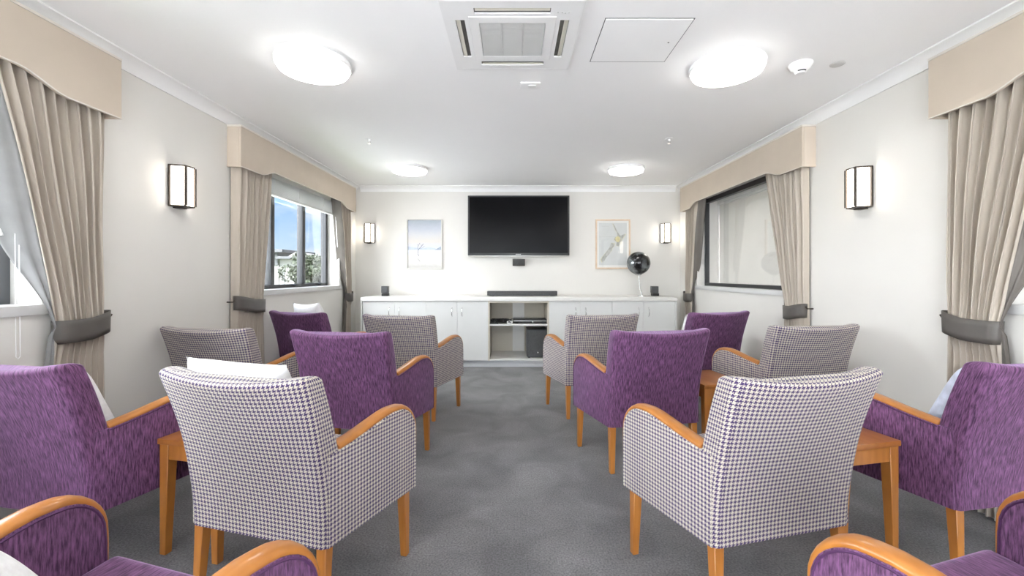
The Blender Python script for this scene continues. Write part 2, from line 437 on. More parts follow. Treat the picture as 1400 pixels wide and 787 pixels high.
def window(name, side, op, nmull, mat, fw, recess, glass, glass_off=.02, fd=.06):
    wx = WL if side < 0 else WR
    a, b = op
    e = tag(empty(name, (wx, (a + b) / 2, ZS0)), kind='structure')
    def wb(bm, u0, u1, y0, y1, z0, z1, bev=0):       # u measured outward from the wall face
        X0, X1 = sorted((side * u0, side * u1)); add_box(bm, X0, X1, y0 - (a + b) / 2, y1 - (a + b) / 2, z0 - ZS0, z1 - ZS0, bev=bev)
    z0 = ZS0 + .02
    bm = new_bm()
    wb(bm, recess, recess + fd, a, a + fw, z0, ZS1); wb(bm, recess, recess + fd, b - fw, b, z0, ZS1)
    wb(bm, recess, recess + fd, a + fw, b - fw, z0, z0 + .035); wb(bm, recess, recess + fd, a + fw, b - fw, ZS1 - .05, ZS1)
    obj('window_frame', bm, mat, e, smooth=0)
    step = (b - a) / (nmull + 1)
    for k in range(nmull):
        y = a + step * (k + 1); bm = new_bm(); wb(bm, recess - .006, recess + .058, y - .032, y + .032, z0 + .035, ZS1 - .05, .003)
        obj('mullion', bm, mat, e)
    for k in range(nmull + 1):
        y0 = a + step * k + (fw if k == 0 else .032); y1 = a + step * (k + 1) - (fw if k == nmull else .032)
        bm = new_bm(); wb(bm, recess + glass_off, recess + glass_off + .005, y0, y1, z0 + .035, ZS1 - .05)
        obj('pane', bm, glass, e, smooth=0)
        if nmull:
            bm = new_bm(); wb(bm, recess - .03, recess, y1 - .20, y1 - .08, z0 + .012, z0 + .034, .004); obj('window_latch', bm, mat, e)
    bm = new_bm(); wb(bm, -.022, recess + .02, a - .03, b + .03, ZS0 - .026, ZS0 + .02, .004)
    obj('window_sill', bm, M['sill'], e)
    return e
window('window_1', -1, O_NEAR, 2, M['frame_grey'], .06, .145, M['glass'])
window('window_2', -1, O_FAR, 2, M['frame_dark'], .055, .145, M['glass'])
window('window_3', 1, O_NEAR, 0, M['frame_dark'], .024, .09, M['glass_r'], .142, .05)
window('window_4', 1, O_FAR, 0, M['frame_dark'], .024, .09, M['glass_r'], .142, .05)

# raised slatted blinds inside the sky-side windows
def slat_blind(op, label, zlow, cords):
    a, b = op; e = empty('venetian_blind', (WL - .065, (a + b) / 2, ZS1)); tag(e, label, 'blind', 'white slatted blinds on the sky-view side')
    hl = (b - a) / 2 - .03
    box_obj('headrail', (-.028, .028, -hl, hl, -.045, -.002), M['blind'], e, .004)
    n = 13; zb = zlow - ZS1
    for k in range(n):
        z = zb + .022 + (-.052 - zb - .022) * k / (n - 1); bm = new_bm()
        t = bmesh.new()
        add_hexa(bm, [(-.025, -hl, z - .001), (.025, -hl, z - .001), (.025, hl, z - .001), (-.025, hl, z - .001)],
                 [(-.022, -hl, z + .002), (.022, -hl, z + .002), (.022, hl, z + .002), (-.022, hl, z + .002)])
        t.free(); obj('slat', bm, M['blind'], e)
    box_obj('bottom_rail', (-.026, .026, -hl, hl, zb, zb + .016), M['blind'], e, .004)
    for y in (-hl * .62, 0, hl * .62):
        bm = new_bm(); add_box(bm, .026, .028, y - .012, y + .012, zb + .01, -.045); obj('ladder_tape', bm, M['cord'], e)
    for (y, zl, tas) in cords:
        bm = new_bm(); yl = y - (a + b) / 2
        for dy in (-.008, .008):
            add_tube(bm, [(.05, yl + dy * .3, -.03), (.075, yl + dy, -.5), (.082, yl + dy, zl - ZS1)], .0016, 6)
        add_tube(bm, [(.082, yl - .008, zl - ZS1), (.082, yl, zl - .012 - ZS1), (.082, yl + .008, zl - ZS1)], .0016, 6)
        c = obj('pull_cord', bm, M['cord'], e)
        if tas:
            bm = new_bm(); add_tube(bm, [(.045, yl - .06, -.03), (.07, yl - .06, tas + .03 - ZS1)], .0013, 6)
            add_lathe(bm, [(.003, .03), (.006, .024), (.013, .002), (.012, 0), (0, 0)], 14, Matrix.Translation((.07, yl - .06, tas - ZS1)))
            obj('tassel', bm, M['cord'], c)
    return e
slat_blind(O_FAR, 'white slatted blind drawn up over the view of the white house and tree', 1.885, [(5.36, 1.5, None)])
slat_blind(O_NEAR, 'white slatted blind with long cord hanging by the grey lined curtain', 1.93, [(1.905, .80, 1.32)])
# plain roller blinds behind the other panes
def roller_blind(op, label):
    a, b = op; e = tag(empty('roller_blind', (WR + .272, (a + b) / 2, ZS1)), label, 'blind', 'drawn cream roller blinds')
    hl = (b - a) / 2 - .01
    bm = new_bm(); nz = 12
    add_box(bm, -.003, .003, -hl, hl, ZS0 + .03 - ZS1, -.05); obj('blind_cloth', bm, M['roller'], e, smooth=0)
    box_obj('blind_cassette', (-.026, .027, -hl, hl, -.075, -.003), M['roller_top'], e, .008)
    box_obj('bottom_bar', (-.008, .008, -hl, hl, ZS0 + .022 - ZS1, ZS0 + .045 - ZS1), M['roller_top'], e, .003)
roller_blind(O_FAR, 'cream roller blind drawn down behind glass beside the map picture corner')
roller_blind(O_NEAR, 'cream roller blind half hidden by the curtain above the blue-cushioned armchair')

# ------------------------------------------------------------------ pelmets and curtains
def sstep(t): t = max(0, min(1, t)); return t * t * (3 - 2 * t)
def pelmet(side, y0, y1, label):
    wx = WL if side < 0 else WR
    e = tag(empty('pelmet', (wx, (y0 + y1) / 2, 1.971)), label, 'pelmet', 'padded pelmets over the windows')
    hl = (y1 - y0) / 2; z1 = 2.275 - 1.971; D = .107
    poly = [(-hl, z1)]; n = 60
    for k in range(n + 1):
        y = -hl + 2 * hl * k / n; q = hl - abs(y)
        poly.append((y, .058 * sstep((q - .27) / .22) + .012 * math.exp(-((q - .52) / .05) ** 2) * 0))
    poly.append((hl, z1))
    fn = lambda a, b, t: (-side * t, a, b)
    bm = new_bm(); add_prism(bm, poly, fn, D - .016, D, .003); obj('front_board', bm, M['pelmet'], e)
    for s in (-1, 1):
        bm = new_bm(); ya, yb = sorted((s * hl, s * (hl - .016))); xa, xb = sorted((-side * .001, -side * (D - .0165)))
        add_box(bm, xa, xb, ya, yb, 0, z1, bev=.002); obj('return_board', bm, M['pelmet'], e)
    xa, xb = sorted((-side * .001, -side * (D + .002)))
    box_obj('top_board', (xa, xb, -hl - .002, hl + .002, z1 + .0005, z1 + .014), M['pelmet_edge'], e, .003)
    bm = new_bm()
    pts = [(-side * (D + .001), p[0], p[1] + .002) for p in poly[1:-1]]
    add_tube(bm, pts, .0032, 6); obj('edge_piping', bm, M['pelmet_edge'], e)
    return e
PY = ((-.12, 2.308), (3.317, 5.745))
pelmet(-1, *PY[0], 'beige pelmet over the grey lined curtain, cut off by the picture edge')
pelmet(-1, *PY[1], 'long beige pelmet over the window with the view of the sky')
pelmet(1, *PY[0], 'beige pelmet over the curtain behind the blue-cushioned armchair')
pelmet(1, *PY[1], 'long beige pelmet over the window with the cream roller blind')

def curtain(side, yo_t, yi_t, yo_k, yi_k, ztie, nf, label, seed, flare=.10, lin=.10, outlean=0.0, lmat='lining'):
    rnd = random.Random(seed)
    wx = WL if side < 0 else WR
    e = tag(empty('curtain', (wx, yo_k, 0)), label, 'curtain', 'taupe curtains held by dark tiebacks')
    ztop = 2.20; zlow = .015; ns = 26 * nf // 2 * 1; ns = max(ns, 120); nz = 56
    ph0 = rnd.uniform(0, 6); wob = [rnd.uniform(-.35, .35) for _ in range(nf + 2)]
    dirn = 1 if yi_t > yo_t else -1
    def edges(z):
        if z >= ztie:
            k = (z - ztie) / (ztop - ztie)
            return yo_k + (yo_t - yo_k) * sstep(k * 1.4) + outlean * math.sin(PI * min(1, k * 1.6)) * -dirn, yi_k + (yi_t - yi_k) * (k ** 1.08), k
        k = (ztie - z) / (ztie - zlow)
        return yo_k - dirn * flare * .45 * (k ** .7), yi_k + dirn * flare * (k ** .8), k
    rows = []
    for j in range(nz + 1):
        z = zlow + (ztop - zlow) * j / nz
        yo, yi, k = edges(z); below = z < ztie
        g = math.exp(-((z - ztie) / .16) ** 2)          # gathered near the tieback
        row = []
        for i in range(ns + 1):
            s = i / ns
            c = s * nf; kf = min(int(c), nf)
            ph = 2 * PI * (c + wob[kf] * .25 * math.sin(PI * (c - int(c)))) + ph0 + .35 * math.sin(z * 2.1 + kf)
            amp = (.020 + .006 * math.sin(kf * 2.3 + seed)) * (1 - .45 * g)
            w = math.sin(ph) + .28 * math.sin(2 * ph + .7)
            bulge = g * .022 * math.sqrt(max(0, 1 - (2 * s - 1) ** 2)) - g * .012
            off = .052 + amp * w + bulge + (.004 * math.sin(7 * z + 9 * s))
            off = max(.012, min(off, .086 if z > 1.9 else .2))
            if z < ztie: off = min(off, .085 - .027 * sstep((ztie - z) / .15))
            ret = sstep(s / .05)
            off = .012 + (off - .012) * ret
            y = yo + (yi - yo) * (s + .25 / nf * math.sin(ph + 1.2) * min(1, 6 * s) * min(1, 6 * (1 - s)))
            row.append((-side * off, y - yo_k, z))
        rows.append(row)
    bm = new_bm(); V = [[bm.verts.new(p) for p in r] for r in rows]
    for j in range(nz):
        for i in range(ns): bm.faces.new((V[j][i], V[j][i + 1], V[j + 1][i + 1], V[j + 1][i]))
    o = obj('curtain_panel', bm, M['curtain'], e, smooth=180, recalc=False)
    md = o.modifiers.new('thick', 'SOLIDIFY'); md.thickness = .003; md.offset = 0
    # turned-back lining along the leading edge
    bm = new_bm(); nl = 14; rows2 = []
    for j in range(nz + 1):
        z = zlow + (ztop - zlow) * j / nz
        yo, yi, k = edges(z); xe = rows[j][-1][0]
        wd = lin * (.10 + .90 * sstep(k * 1.8)) if z >= ztie else lin * (.10 + .45 * k)
        r = []
        for i in range(nl + 1):
            s = i / nl
            yy = yi + dirn * wd * s * (1 if z >= ztie else .6) - yo_k
            xo = abs(xe) * (1 - s) + s * (.060 - .095 * sstep(k / .32) if z >= ztie else .03) + .008 * math.sin(s * 9 + z * 3) * math.sin(PI * s)
            if z <= ZS0 + .04: xo = max(xo, .014 if z < ZS0 - .05 else .030)
            r.append(bm.verts.new((-side * xo, yy, z)))
        rows2.append(r)
    for j in range(nz):
        for i in range(nl): bm.faces.new((rows2[j][i], rows2[j][i + 1], rows2[j + 1][i + 1], rows2[j + 1][i]))
    o = obj('lining', bm, M[lmat], e, smooth=180, recalc=False)
    tag(o, ('grey' if lmat == 'lining' else 'dark taupe') + ' turned-back lining along the leading edge')
    md = o.modifiers.new('thick', 'SOLIDIFY'); md.thickness = .002; md.offset = 0
    # tieback band
    bm = new_bm(); n = 48; cy = (yi_k + yo_k) / 2 - yo_k; hy = abs(yi_k - yo_k) / 2 + .004; hh = .054; rr = []
    for q in range(5):
        b = (q / 4 - .5) * 2 * hh; r = []
        for i in range(n):
            a = 2 * PI * i / n
            ca, sa = math.cos(a), math.sin(a)
            ex = math.copysign(abs(sa) ** .7, sa)
            y = cy + hy * math.copysign(abs(ca) ** .85, ca) * (1 + .03 * (q / 4)); x = .054 + .044 * ex
            tilt = -dirn * .12 * (y - cy) - .012 * (1 - abs(ca))
            r.append(bm.verts.new((-side * max(.006, x), y, ztie + b + tilt)))
        rr.append(r)
    for A, B in zip(rr, rr[1:]):
        for i in range(n): bm.faces.new((A[i], A[(i + 1) % n], B[(i + 1) % n], B[i]))
    o = obj('tieback', bm, M['tie'], e, smooth=60); tag(o, 'dark taupe satin tieback band')
    md = o.modifiers.new('thick', 'SOLIDIFY'); md.thickness = .004; md.offset = 1
    bm = new_bm(); yh = -dirn * .026
    add_tube(bm, [(-side * .0, yh, ztie + .03), (-side * .05, yh, ztie + .03), (-side * .06, yh, ztie + .045)], .005, 8)
    obj('tieback_hook', bm, M['bronze'], o)
    return e
ZT = zz(445, 2.17)
curtain(-1, 2.285, 1.74, 2.275, 2.03, ZT, 9, 'taupe curtain with broad grey lining beside the purple armchair and hanging blind cord', 3, .07, .12)
curtain(-1, 3.345, 3.85, 3.345, 3.70, zz(416, 3.5), 8, 'taupe curtain beside the sky view, behind the houndstooth armchair at the wall', 5, .05, .02, 0, 'lining_dark')
curtain(-1, 5.70, 5.30, 5.70, 5.56, zz(405, 5.6), 6, 'taupe curtain in the corner beside the lake picture', 8, .07, .025, 0, 'lining_dark')
curtain(1, 2.285, 1.72, 2.265, 2.02, zz(446, 2.15), 9, 'taupe curtain behind the blue-cushioned purple armchair', 11, .07, .10, .012, 'lining_dark')
curtain(1, 3.375, 3.93, 3.375, 3.60, zz(425, 3.5), 7, 'taupe curtain swept back beside the cream roller blind and houndstooth armchair', 14, .05, .02, .0, 'lining_dark')
curtain(1, 5.70, 5.28, 5.70, 5.52, zz(405, 5.6), 6, 'taupe curtain in the corner beside the globe and cabinets', 17, .07, .02, 0, 'lining_dark')

# ------------------------------------------------------------------ ceiling fittings
def ceiling_light():
    e = empty('ceiling_light', (0, 0, ZC))
    bm = new_bm(); add_lathe(bm, [(0, 0), (.200, 0), (.204, -.008), (.204, -.026), (.199, -.032), (0, -.032)], 56); obj('trim_ring', bm, M['ring'], e)
    bm = new_bm(); add_lathe(bm, [(.190, -.0325), (.190, -.046), (.185, -.053), (.172, -.058), (.10, -.062), (0, -.063)], 56); obj('diffuser', bm, M['diffuser'], e)
    return e
L0 = ceiling_light()
spots = [(-1.136, 2.493, 'round white ceiling light between the air conditioner and the grey lined curtain'),
         (1.23, 2.53, 'round white ceiling light between the smoke alarm and the access hatch'),
         (-1.176, 4.97, 'round white ceiling light before the lake picture'),
         (1.276, 4.97, 'round white ceiling light before the map picture'),
         (-1.136, .02, 'unseen added ceiling light above the purple armchair with the knitted cushion'),  # this one and the next are unseen, added to brighten the room
         (1.23, .02, 'unseen added ceiling light above the purple armchair cut by the picture edge')]
for i, (x, y, lb) in enumerate(spots):
    o = L0 if i == 0 else copy_tree(L0)
    o.location = (x, y, ZC); tag(o, lb, 'ceiling light', 'round ceiling lights')

# air conditioner cassette
e = tag(empty('air_conditioner', (-.005, 2.233, ZC)), 'square white ceiling air conditioner with centre grille and four vents', 'air conditioner')
bm = new_bm()
def ring_frame(bm, ho, hi, z0, z1, hob=None):
    hob = hob or ho
    for s in range(4):
        m = Matrix.Rotation(s * PI / 2, 4, 'Z')
        b = [m @ Vector(p) for p in ((-ho, -ho, z0), (ho, -ho, z0), (hi, -hi, z0), (-hi, -hi, z0))]
        t = [m @ Vector(p) for p in ((-hob, -hob, z1), (hob, -hob, z1), (hi, -hi, z1), (-hi, -hi, z1))]
        add_hexa(bm, b, t)
# panel with slots: build as a plate of bands around the slots
HO = .323; zf = -.016
def band(x0, x1, y0, y1): add_box(bm, x0, x1, y0, y1, zf, -.004)
sl0, sl1, slw = .225, .268, .175                     # slot offsets and half length
band(-HO + .01, HO - .01, sl1, HO - .01); band(-HO + .01, HO - .01, -HO + .01, -sl1)
band(-HO + .01, -sl1, -sl1, sl1); band(sl1, HO - .01, -sl1, sl1)
for s in (-1, 1):
    for t in (-1, 1):
        xa, xb = sorted((s * slw, s * sl1)); ya, yb = sorted((t * sl0, t * sl1)); band(xa, xb, ya, yb)
        xa, xb = sorted((s * sl0, s * sl1)); ya, yb = sorted((t * slw, t * sl0)); band(xa, xb, ya, yb)
for s in (-1, 1):
    ya, yb = sorted((s * .158, s * sl0)); band(-sl0, sl0, ya, yb); xa, xb = sorted((s * .158, s * sl0)); band(xa, xb, -.158, .158)
ring_frame(bm, HO, HO - .012, -.003, -.0165)
obj('fascia', bm, M['white_plastic'], e, smooth=30)
for s in range(4):
    m = Matrix.Rotation(s * PI / 2, 4, 'Z')
    bm = new_bm(); add_box(bm, -slw, slw, sl0, sl1, -.008, -.004, mtx=m); v = obj('vent', bm, M['ac_dark'], e, smooth=0); v['label'] = 'dark recessed air slot'
    bm = new_bm(); mm = m @ Matrix.Translation((0, (sl0 + sl1) / 2 + .009, -.011)) @ Matrix.Rotation(math.radians(14), 4, 'X')
    add_box(bm, -slw + .004, slw - .004, -.011, .011, -.002, .002, .0015, 1, mm); obj('flap', bm, M['ac_louver'], v)
bm = new_bm(); ring_frame(bm, .205, .158, -.0165, -.0200, .203); obj('grille_frame', bm, M['white_plastic'], e, smooth=30)
bm = new_bm()
for k in range(40):
    y = -.155 + .31 * k / 39; add_box(bm, -.156, .156, y - .0022, y + .0022, -.0185, -.011)
for x in (-.052, .052): add_box(bm, x - .003, x + .003, -.156, .156, -.0195, -.011)
add_box(bm, -.157, .157, -.157, .157, -.0105, -.0085)
obj('intake_grille', bm, M['grey_plastic'], e, smooth=0)
bm = new_bm()
for k, (dx, dy) in enumerate(((0, 0), (.02, 0), (.034, .004), (.05, .0))): add_box(bm, .205 + dx, .211 + dx, -.205 + dy - .012 - .02, -.201 + dy - .02 - .010, zf - .001, zf + .001)
obj('indicator', bm, M['grey_plastic'], e)
# access hatch
e = tag(empty('ceiling_hatch', (.645, 2.28, ZC)), 'flush white ceiling access panel beside the air conditioner', 'hatch')
bm = new_bm(); add_box(bm, -.208, .208, -.204, .204, -.004, -.0005, .001, 1); obj('hatch_panel', bm, M['ceiling'], e)
bm = new_bm(); ring_frame(bm, .2125, .2085, -.0012, -.0003); o = obj('shadow_gap', bm, M['frame_grey'], e, smooth=0)
bm = new_bm(); add_lathe(bm, [(0, -.0055), (.004, -.0052), (.0045, -.0035), (0, -.0035)], 12, Matrix.Translation((.16, 0, 0))); obj('latch', bm, M['black'], e)
# smoke alarm
e = tag(empty('smoke_alarm', (1.648, 2.52, ZC)), 'white domed smoke alarm on the ceiling with black sensor slot', 'smoke alarm')
bm = new_bm(); add_lathe(bm, [(0, 0), (.062, 0), (.063, -.008), (.056, -.014), (.050, -.030), (.034, -.042), (.030, -.043), (0, -.043)], 36); obj('housing', bm, M['white_plastic'], e)
bm = new_bm(); add_lathe(bm, [(.029, -.0435), (.030, -.050), (.024, -.056), (0, -.057)], 28); obj('sensor_cap', bm, M['white_plastic'], e)
bm = new_bm()
for a0, a1 in ((-115, -70), (-140, -128), (60, 110)):
    for q in range(6):
        a = math.radians(a0 + (a1 - a0) * q / 5); add_box(bm, -.0035, .0035, -.001, .001, -.0495, -.0435, mtx=Matrix.Translation((.0303 * math.cos(a), .0303 * math.sin(a), 0)) @ Matrix.Rotation(a + PI / 2, 4, 'Z'))
obj('sensor_slot', bm, M['black'], e)
e = empty('ceiling_speaker', (1.86, 2.52, ZC)); tag(e, 'small flat grey ceiling disc beside the smoke alarm', 'ceiling disc')
bm = new_bm(); add_lathe(bm, [(0, 0), (.038, 0), (.038, -.003), (.034, -.006), (0, -.006)], 32); obj('cover_disc', bm, M['grey_plastic'], e)
e = tag(empty('ceiling_plate', (.107, 2.80, ZC)), 'small white blank plate on the ceiling before the air conditioner', 'plate')
box_obj('plate', (-.062, .062, -.045, .045, -.008, 0), M['ceiling'], e, .003)
box_obj('sensor_lens', (-.012, .035, -.02, .02, -.013, -.0082), M['white_plastic'], e, .002)
def sprinkler(x, y, label):
    e = tag(empty('sprinkler', (x, y, ZC)), label, 'sprinkler', 'ceiling sprinklers')
    bm = new_bm(); add_lathe(bm, [(0, 0), (.034, 0), (.034, -.003), (.012, -.008), (.009, -.020), (0, -.020)], 24); obj('escutcheon', bm, M['white_plastic'], e)
    bm = new_bm()
    for s in (-1, 1): add_tube(bm, [(s * .008, 0, -.018), (s * .012, 0, -.028), (s * .003, 0, -.040)], .002, 6)
    add_lathe(bm, [(0, -.040), (.014, -.0405), (.014, -.0425), (0, -.043)], 16); obj('deflector', bm, M['chrome'], e)
sprinkler(-1.286, 3.91, 'small ceiling sprinkler on the sky-view window side')
sprinkler(1.387, 3.91, 'small ceiling sprinkler on the roller-blind window side')

# ------------------------------------------------------------------ wall sconces
def make_sconce():
    e = empty('wall_sconce', (0, 0, 0))            # local: x along wall, y out from wall, z up
    h = .128; wb, wf, dp = .070, .040, .092
    box_obj('back_plate', (-wb, wb, .0, .010, -h - .004, h + .004), M['bronze'], e, .002)
    plan = [(-wb, .011), (-wf, dp), (wf, dp), (wb, .011)]
    for s in (-1, 1):
        bm = new_bm(); z = s * h
        add_prism(bm, plan, lambda a, b, t: (a, b, t), z - .004, z + .004, .0015, 1); obj('end_cap', bm, M['bronze'], e)
    for p in plan:
        bm = new_bm(); add_box(bm, p[0] - .006, p[0] + .006, p[1] - .006, p[1] + .006, -h + .0045, h - .0045); obj('corner_bar', bm, M['bronze'], e)
    ins = [(-wb + .008, .014), (-wf + .003, dp - .005), (wf - .003, dp - .005), (wb - .008, .014)]
    for a, b in zip(ins, ins[1:]):
        A, B = Vector(a), Vector(b); nrm = Vector((-(B - A).y, (B - A).x)).normalized() * .002
        bm = new_bm(); add_prism(bm, [A, B, B - nrm, A - nrm], lambda p, q, t: (p, q, t), -h + .006, h - .006); g = obj('glass_panel', bm, M['sconce_glass'], e, smooth=0)
    box_obj('bracket', (-.03, .03, .0, .05, -h - .012, -h - .0045), M['bronze'], e, .002)
    return e
SC = make_sconce(); zs = zz(254.5, 2.8)
for i, (p, r, lb) in enumerate([((WL, 2.82, zs), -PI / 2, 'dark framed lit sconce beside the beige pelmet end, above the houndstooth armchair at the wall'),
        ((WR, 2.86, zs), PI / 2, 'dark framed lit sconce between the cream-blind window and the blue-cushioned armchair\'s curtain'),
        ((-1.970, YB, zz(319, YB)), PI, 'small lit sconce beside the lake picture'),
        ((2.080, YB, zz(319, YB)), PI, 'small lit sconce above the globe, beside the map picture')]):
    o = SC if i == 0 else copy_tree(SC)
    o.location = p; o.rotation_euler = (0, 0, r); tag(o, lb, 'wall light', 'dark framed wall sconces')
SC['label'] = 'dark framed lit sconce between the grey lined curtain and the sky-view window'
# ------------------------------------------------------------------ television wall
e = tag(empty('television', (.07, YB, zz(309, YB))), 'large black flat screen television mounted high on the wall', 'television')
tw = .688; th = .405
box_obj('tv_body', (-tw + .05, tw - .05, -.055, -.02, -th + .05, th - .05), M['black'], e, .01)
bm = new_bm(); add_box(bm, -tw, tw, -.088, -.056, -th, th, .006); obj('bezel', bm, M['graphite'], e)
box_obj('screen', (-tw + .022, tw - .022, -.0895, -.0875, -th + .032, th - .022), M['screen'], e)
box_obj('bottom_trim', (-tw + .004, tw - .004, -.092, -.060, -th - .014, -th - .0005), M['silver'], e, .003)
bm = new_bm(); wds = [.010, .009, .006, .010, .007, .009]; xq = -.037
for w in wds: add_box(bm, xq, xq + w, -.0892, -.0878, -th + .010, -th + .018); xq += w + .003
obj('maker_mark', bm, M['silver'], e)
box_obj('wall_bracket', (-.22, .22, -.0195, -.0005, -.18, .18), M['black'], e, .003)
d = 5.99
e = tag(empty('sensor_box', (xx(709.3, d), YB, zz(358.3, d))), 'small dark box fixed to the wall below the television', 'box')
box_obj('housing', (-.085, .085, -.055, -.001, -.05, .045), M['bronze'], e, .006); box_obj('front_panel', (-.078, .078, -.058, -.0552, -.042, .038), M['charcoal'], e, .002)
# pictures
def picture(name, x0, x1, z0, z1, fmat, fw, mat_w, label):
    e = tag(empty(name, ((x0 + x1) / 2, YB, z0)), label, 'picture'); hw = (x1 - x0) / 2; hh = z1 - z0
    bm = new_bm()
    for b in ((-hw, -hw + fw, 0, hh), (hw - fw, hw, 0, hh)): add_box(bm, b[0], b[1], -.028, -.002, b[2], b[3], .003)
    for b in ((-hw + fw - .001, hw - fw + .001, 0, fw), (-hw + fw - .001, hw - fw + .001, hh - fw, hh)): add_box(bm, b[0], b[1], -.028, -.002, b[2], b[3], .003)
    obj('frame', bm, fmat, e)
    if mat_w: box_obj('mat_board', (-hw + fw, hw - fw, -.014, -.010, fw, hh - fw), M['mat_board'], e)
    return e, hw, hh
d = 5.99
e, hw, hh = picture('lake_picture', xx(555.5, d), xx(604.5, d), zz(367.5, d), zz(299, d), M['pale_frame'], .016, 0, 'pale framed picture of a winter lake with a bare tree')
bm = new_bm(); uvl = bm.loops.layers.uv['UVMap']; w2 = hw - .016; h2 = hh - .032
f = bm.faces.new([bm.verts.new(p) for p in ((-w2, -.012, .016), (w2, -.012, .016), (w2, -.012, .016 + h2), (-w2, -.012, .016 + h2))])
for l, u in zip(f.loops, ((0, 0), (1, 0), (1, 1), (0, 1))): l[uvl].uv = u
pr = obj('print', bm, M['lake'], e, smooth=0, uv=False)
def flat(name, pts, mat, par, y):
    bm = new_bm(); add_prism(bm, pts, lambda a, b, t: (a, t, b), y, y - .0006); return obj(name, bm, mat, par, smooth=0)
hz = .016 + h2 * .375
flat('hills', [(-w2, hz), (-w2, hz + .05), (-w2 + .05, hz + .04), (-w2 + .12, hz + .03), (-.02, hz + .026), (.06, hz + .036), (.10, hz + .03), (.15, hz + .022), (.17, hz)], M['hill_pale'], pr, -.0122)
flat('headland', [(.14, hz), (.17, hz + .018), (.20, hz + .034), (w2, hz + .05), (w2, hz)], M['hill'], pr, -.0130)
bm = new_bm()
tx = -.09
for pts, r in (([(tx, hz - .045), (tx + .004, hz - .01), (tx + .018, hz + .02), (tx + .05, hz + .05), (tx + .075, hz + .085)], .0035),
               ([(tx + .004, hz - .01), (tx - .004, hz + .03), (tx + .006, hz + .06), (tx + .028, hz + .095)], .0028),
               ([(tx + .018, hz + .02), (tx + .06, hz + .028), (tx + .09, hz + .05)], .0022), ([(tx + .006, hz + .06), (tx - .012, hz + .075)], .0018),
               ([(tx + .05, hz + .05), (tx + .04, hz + .08)], .0018),
               ([(tx, hz - .05), (tx + .012, hz - .085)], .004), ([(tx, hz - .12), (tx + .03, hz - .16)], .0025)):
    add_tube(bm, [(a, -.0135, b) for a, b in pts], r, 5)
for v in bm.verts: v.co.y = -.0135 + (v.co.y + .0135) * .15
obj('tree', bm, M['tree_ink'], pr)
e, hw, hh = picture('map_picture', xx(814.5, d), xx(862, d), zz(367.5, d), zz(299.5, d), M['light_oak'], .020, 1, 'light oak framed map with pale islands on a white mat')
mw, mh0, mh1 = hw - .046, .052, hh - .048
bm = new_bm(); add_box(bm, -mw, mw, -.0152, -.0142, mh0, mh1); pr = obj('map_sheet', bm, M['map_sea'], e, smooth=0)
def mp_(pts): return [(-mw + a * 2 * mw, mh0 + (1 - b) * (mh1 - mh0)) for a, b in pts]
south = [(.08, .86), (.14, .80), (.25, .70), (.36, .60), (.41, .52), (.44, .475), (.50, .485), (.56, .49), (.53, .56), (.47, .60), (.46, .66), (.40, .70), (.34, .76), (.26, .82), (.20, .90), (.12, .93)]
north = [(.50, .02), (.53, .03), (.60, .12), (.66, .20), (.72, .27), (.78, .31), (.90, .26), (.95, .27), (.86, .36), (.80, .42), (.78, .48), (.70, .55), (.62, .53), (.64, .45), (.55, .40), (.58, .34), (.66, .33), (.65, .26), (.58, .16)]
ctr = lambda P: (sum(p[0] for p in P) / len(P), sum(p[1] for p in P) / len(P))
for P in (south, north):
    c = ctr(P); flat('coast', mp_([(c[0] + (a - c[0]) * 1.12, min(.985, max(.012, c[1] + (b - c[1]) * 1.04))) for a, b in P]), M['map_coast'], pr, -.0154)
    flat('island', mp_(P), M['map_land'], pr, -.0162)
flat('yellow_region', mp_([(.60, .34), (.68, .31), (.76, .35), (.76, .42), (.70, .46), (.62, .44), (.58, .39)]), M['map_yellow'], pr, -.0170)
bm = new_bm()
for k, (a, w) in enumerate(((.12, .05), (.19, .04), (.25, .06), (.33, .03))): add_box(bm, -mw + a * 2 * mw, -mw + (a + w) * 2 * mw, -.0162, -.0154, mh1 - .050, mh1 - .043)
obj('caption', bm, M['map_land'], pr)
bm = new_bm(); add_box(bm, -mw, -mw + .6 * 2 * mw, -.0160, -.0154, mh1 - .191, mh1 - .189); obj('fold_line', bm, M['map_land'], pr)
box_obj('glazing', (-hw + .021, hw - .021, -.022, -.020, .021, hh - .021), M['pic_glass'], e)

# ------------------------------------------------------------------ cabinets
YF = 5.42; ZT0 = zz(411.5, 5.40); ZT1 = zz(406.3, 5.40); ZK = zz(493, YF)
def cx(u): return xx(u, YF)
def bow_handle(x, z, par):
    bm = new_bm(); pts = []
    for k in range(13):
        t = k / 12; pts.append((x, YF - .002 - .030 * math.sin(PI * t) ** .6, z + .056 - .112 * t))
    add_tube(bm, pts, .0048, 8); return obj('handle', bm, M['chrome'], par)
def cabinet(u0, u1, label, grp):
    x0, x1 = cx(u0), cx(u1); xm = (x0 + x1) / 2
    e = tag(empty('cabinet', (xm, YF, 0)), label, 'cabinet', grp); hw = (x1 - x0) / 2
    bm = new_bm(); add_box(bm, -hw + .0005, hw - .0005, .0205, YB - YF - .016, ZK, ZT0 - .001); obj('carcass', bm, M['cabinet'], e, smooth=0)
    bm = new_bm(); add_box(bm, -hw + .0005, hw - .0005, .06, YB - YF - .03, 0.001, ZK - .0005); obj('plinth', bm, M['base'], e, smooth=0)
    for s in (-1, 1):
        xa, xb = sorted((s * .0015, s * (hw - .0015)))
        bm = new_bm(); add_box(bm, xa, xb, 0, .020, ZK + .003, ZT0 - .006, .0015, 1); dr = obj('door', bm, M['cabinet'], e)
        h_ = bow_handle(s * .062, ZT0 - .135, dr)
        for v in h_.data.vertices: v.co.y -= YF
    return e
G = 'white double door cabinets under the worktop'
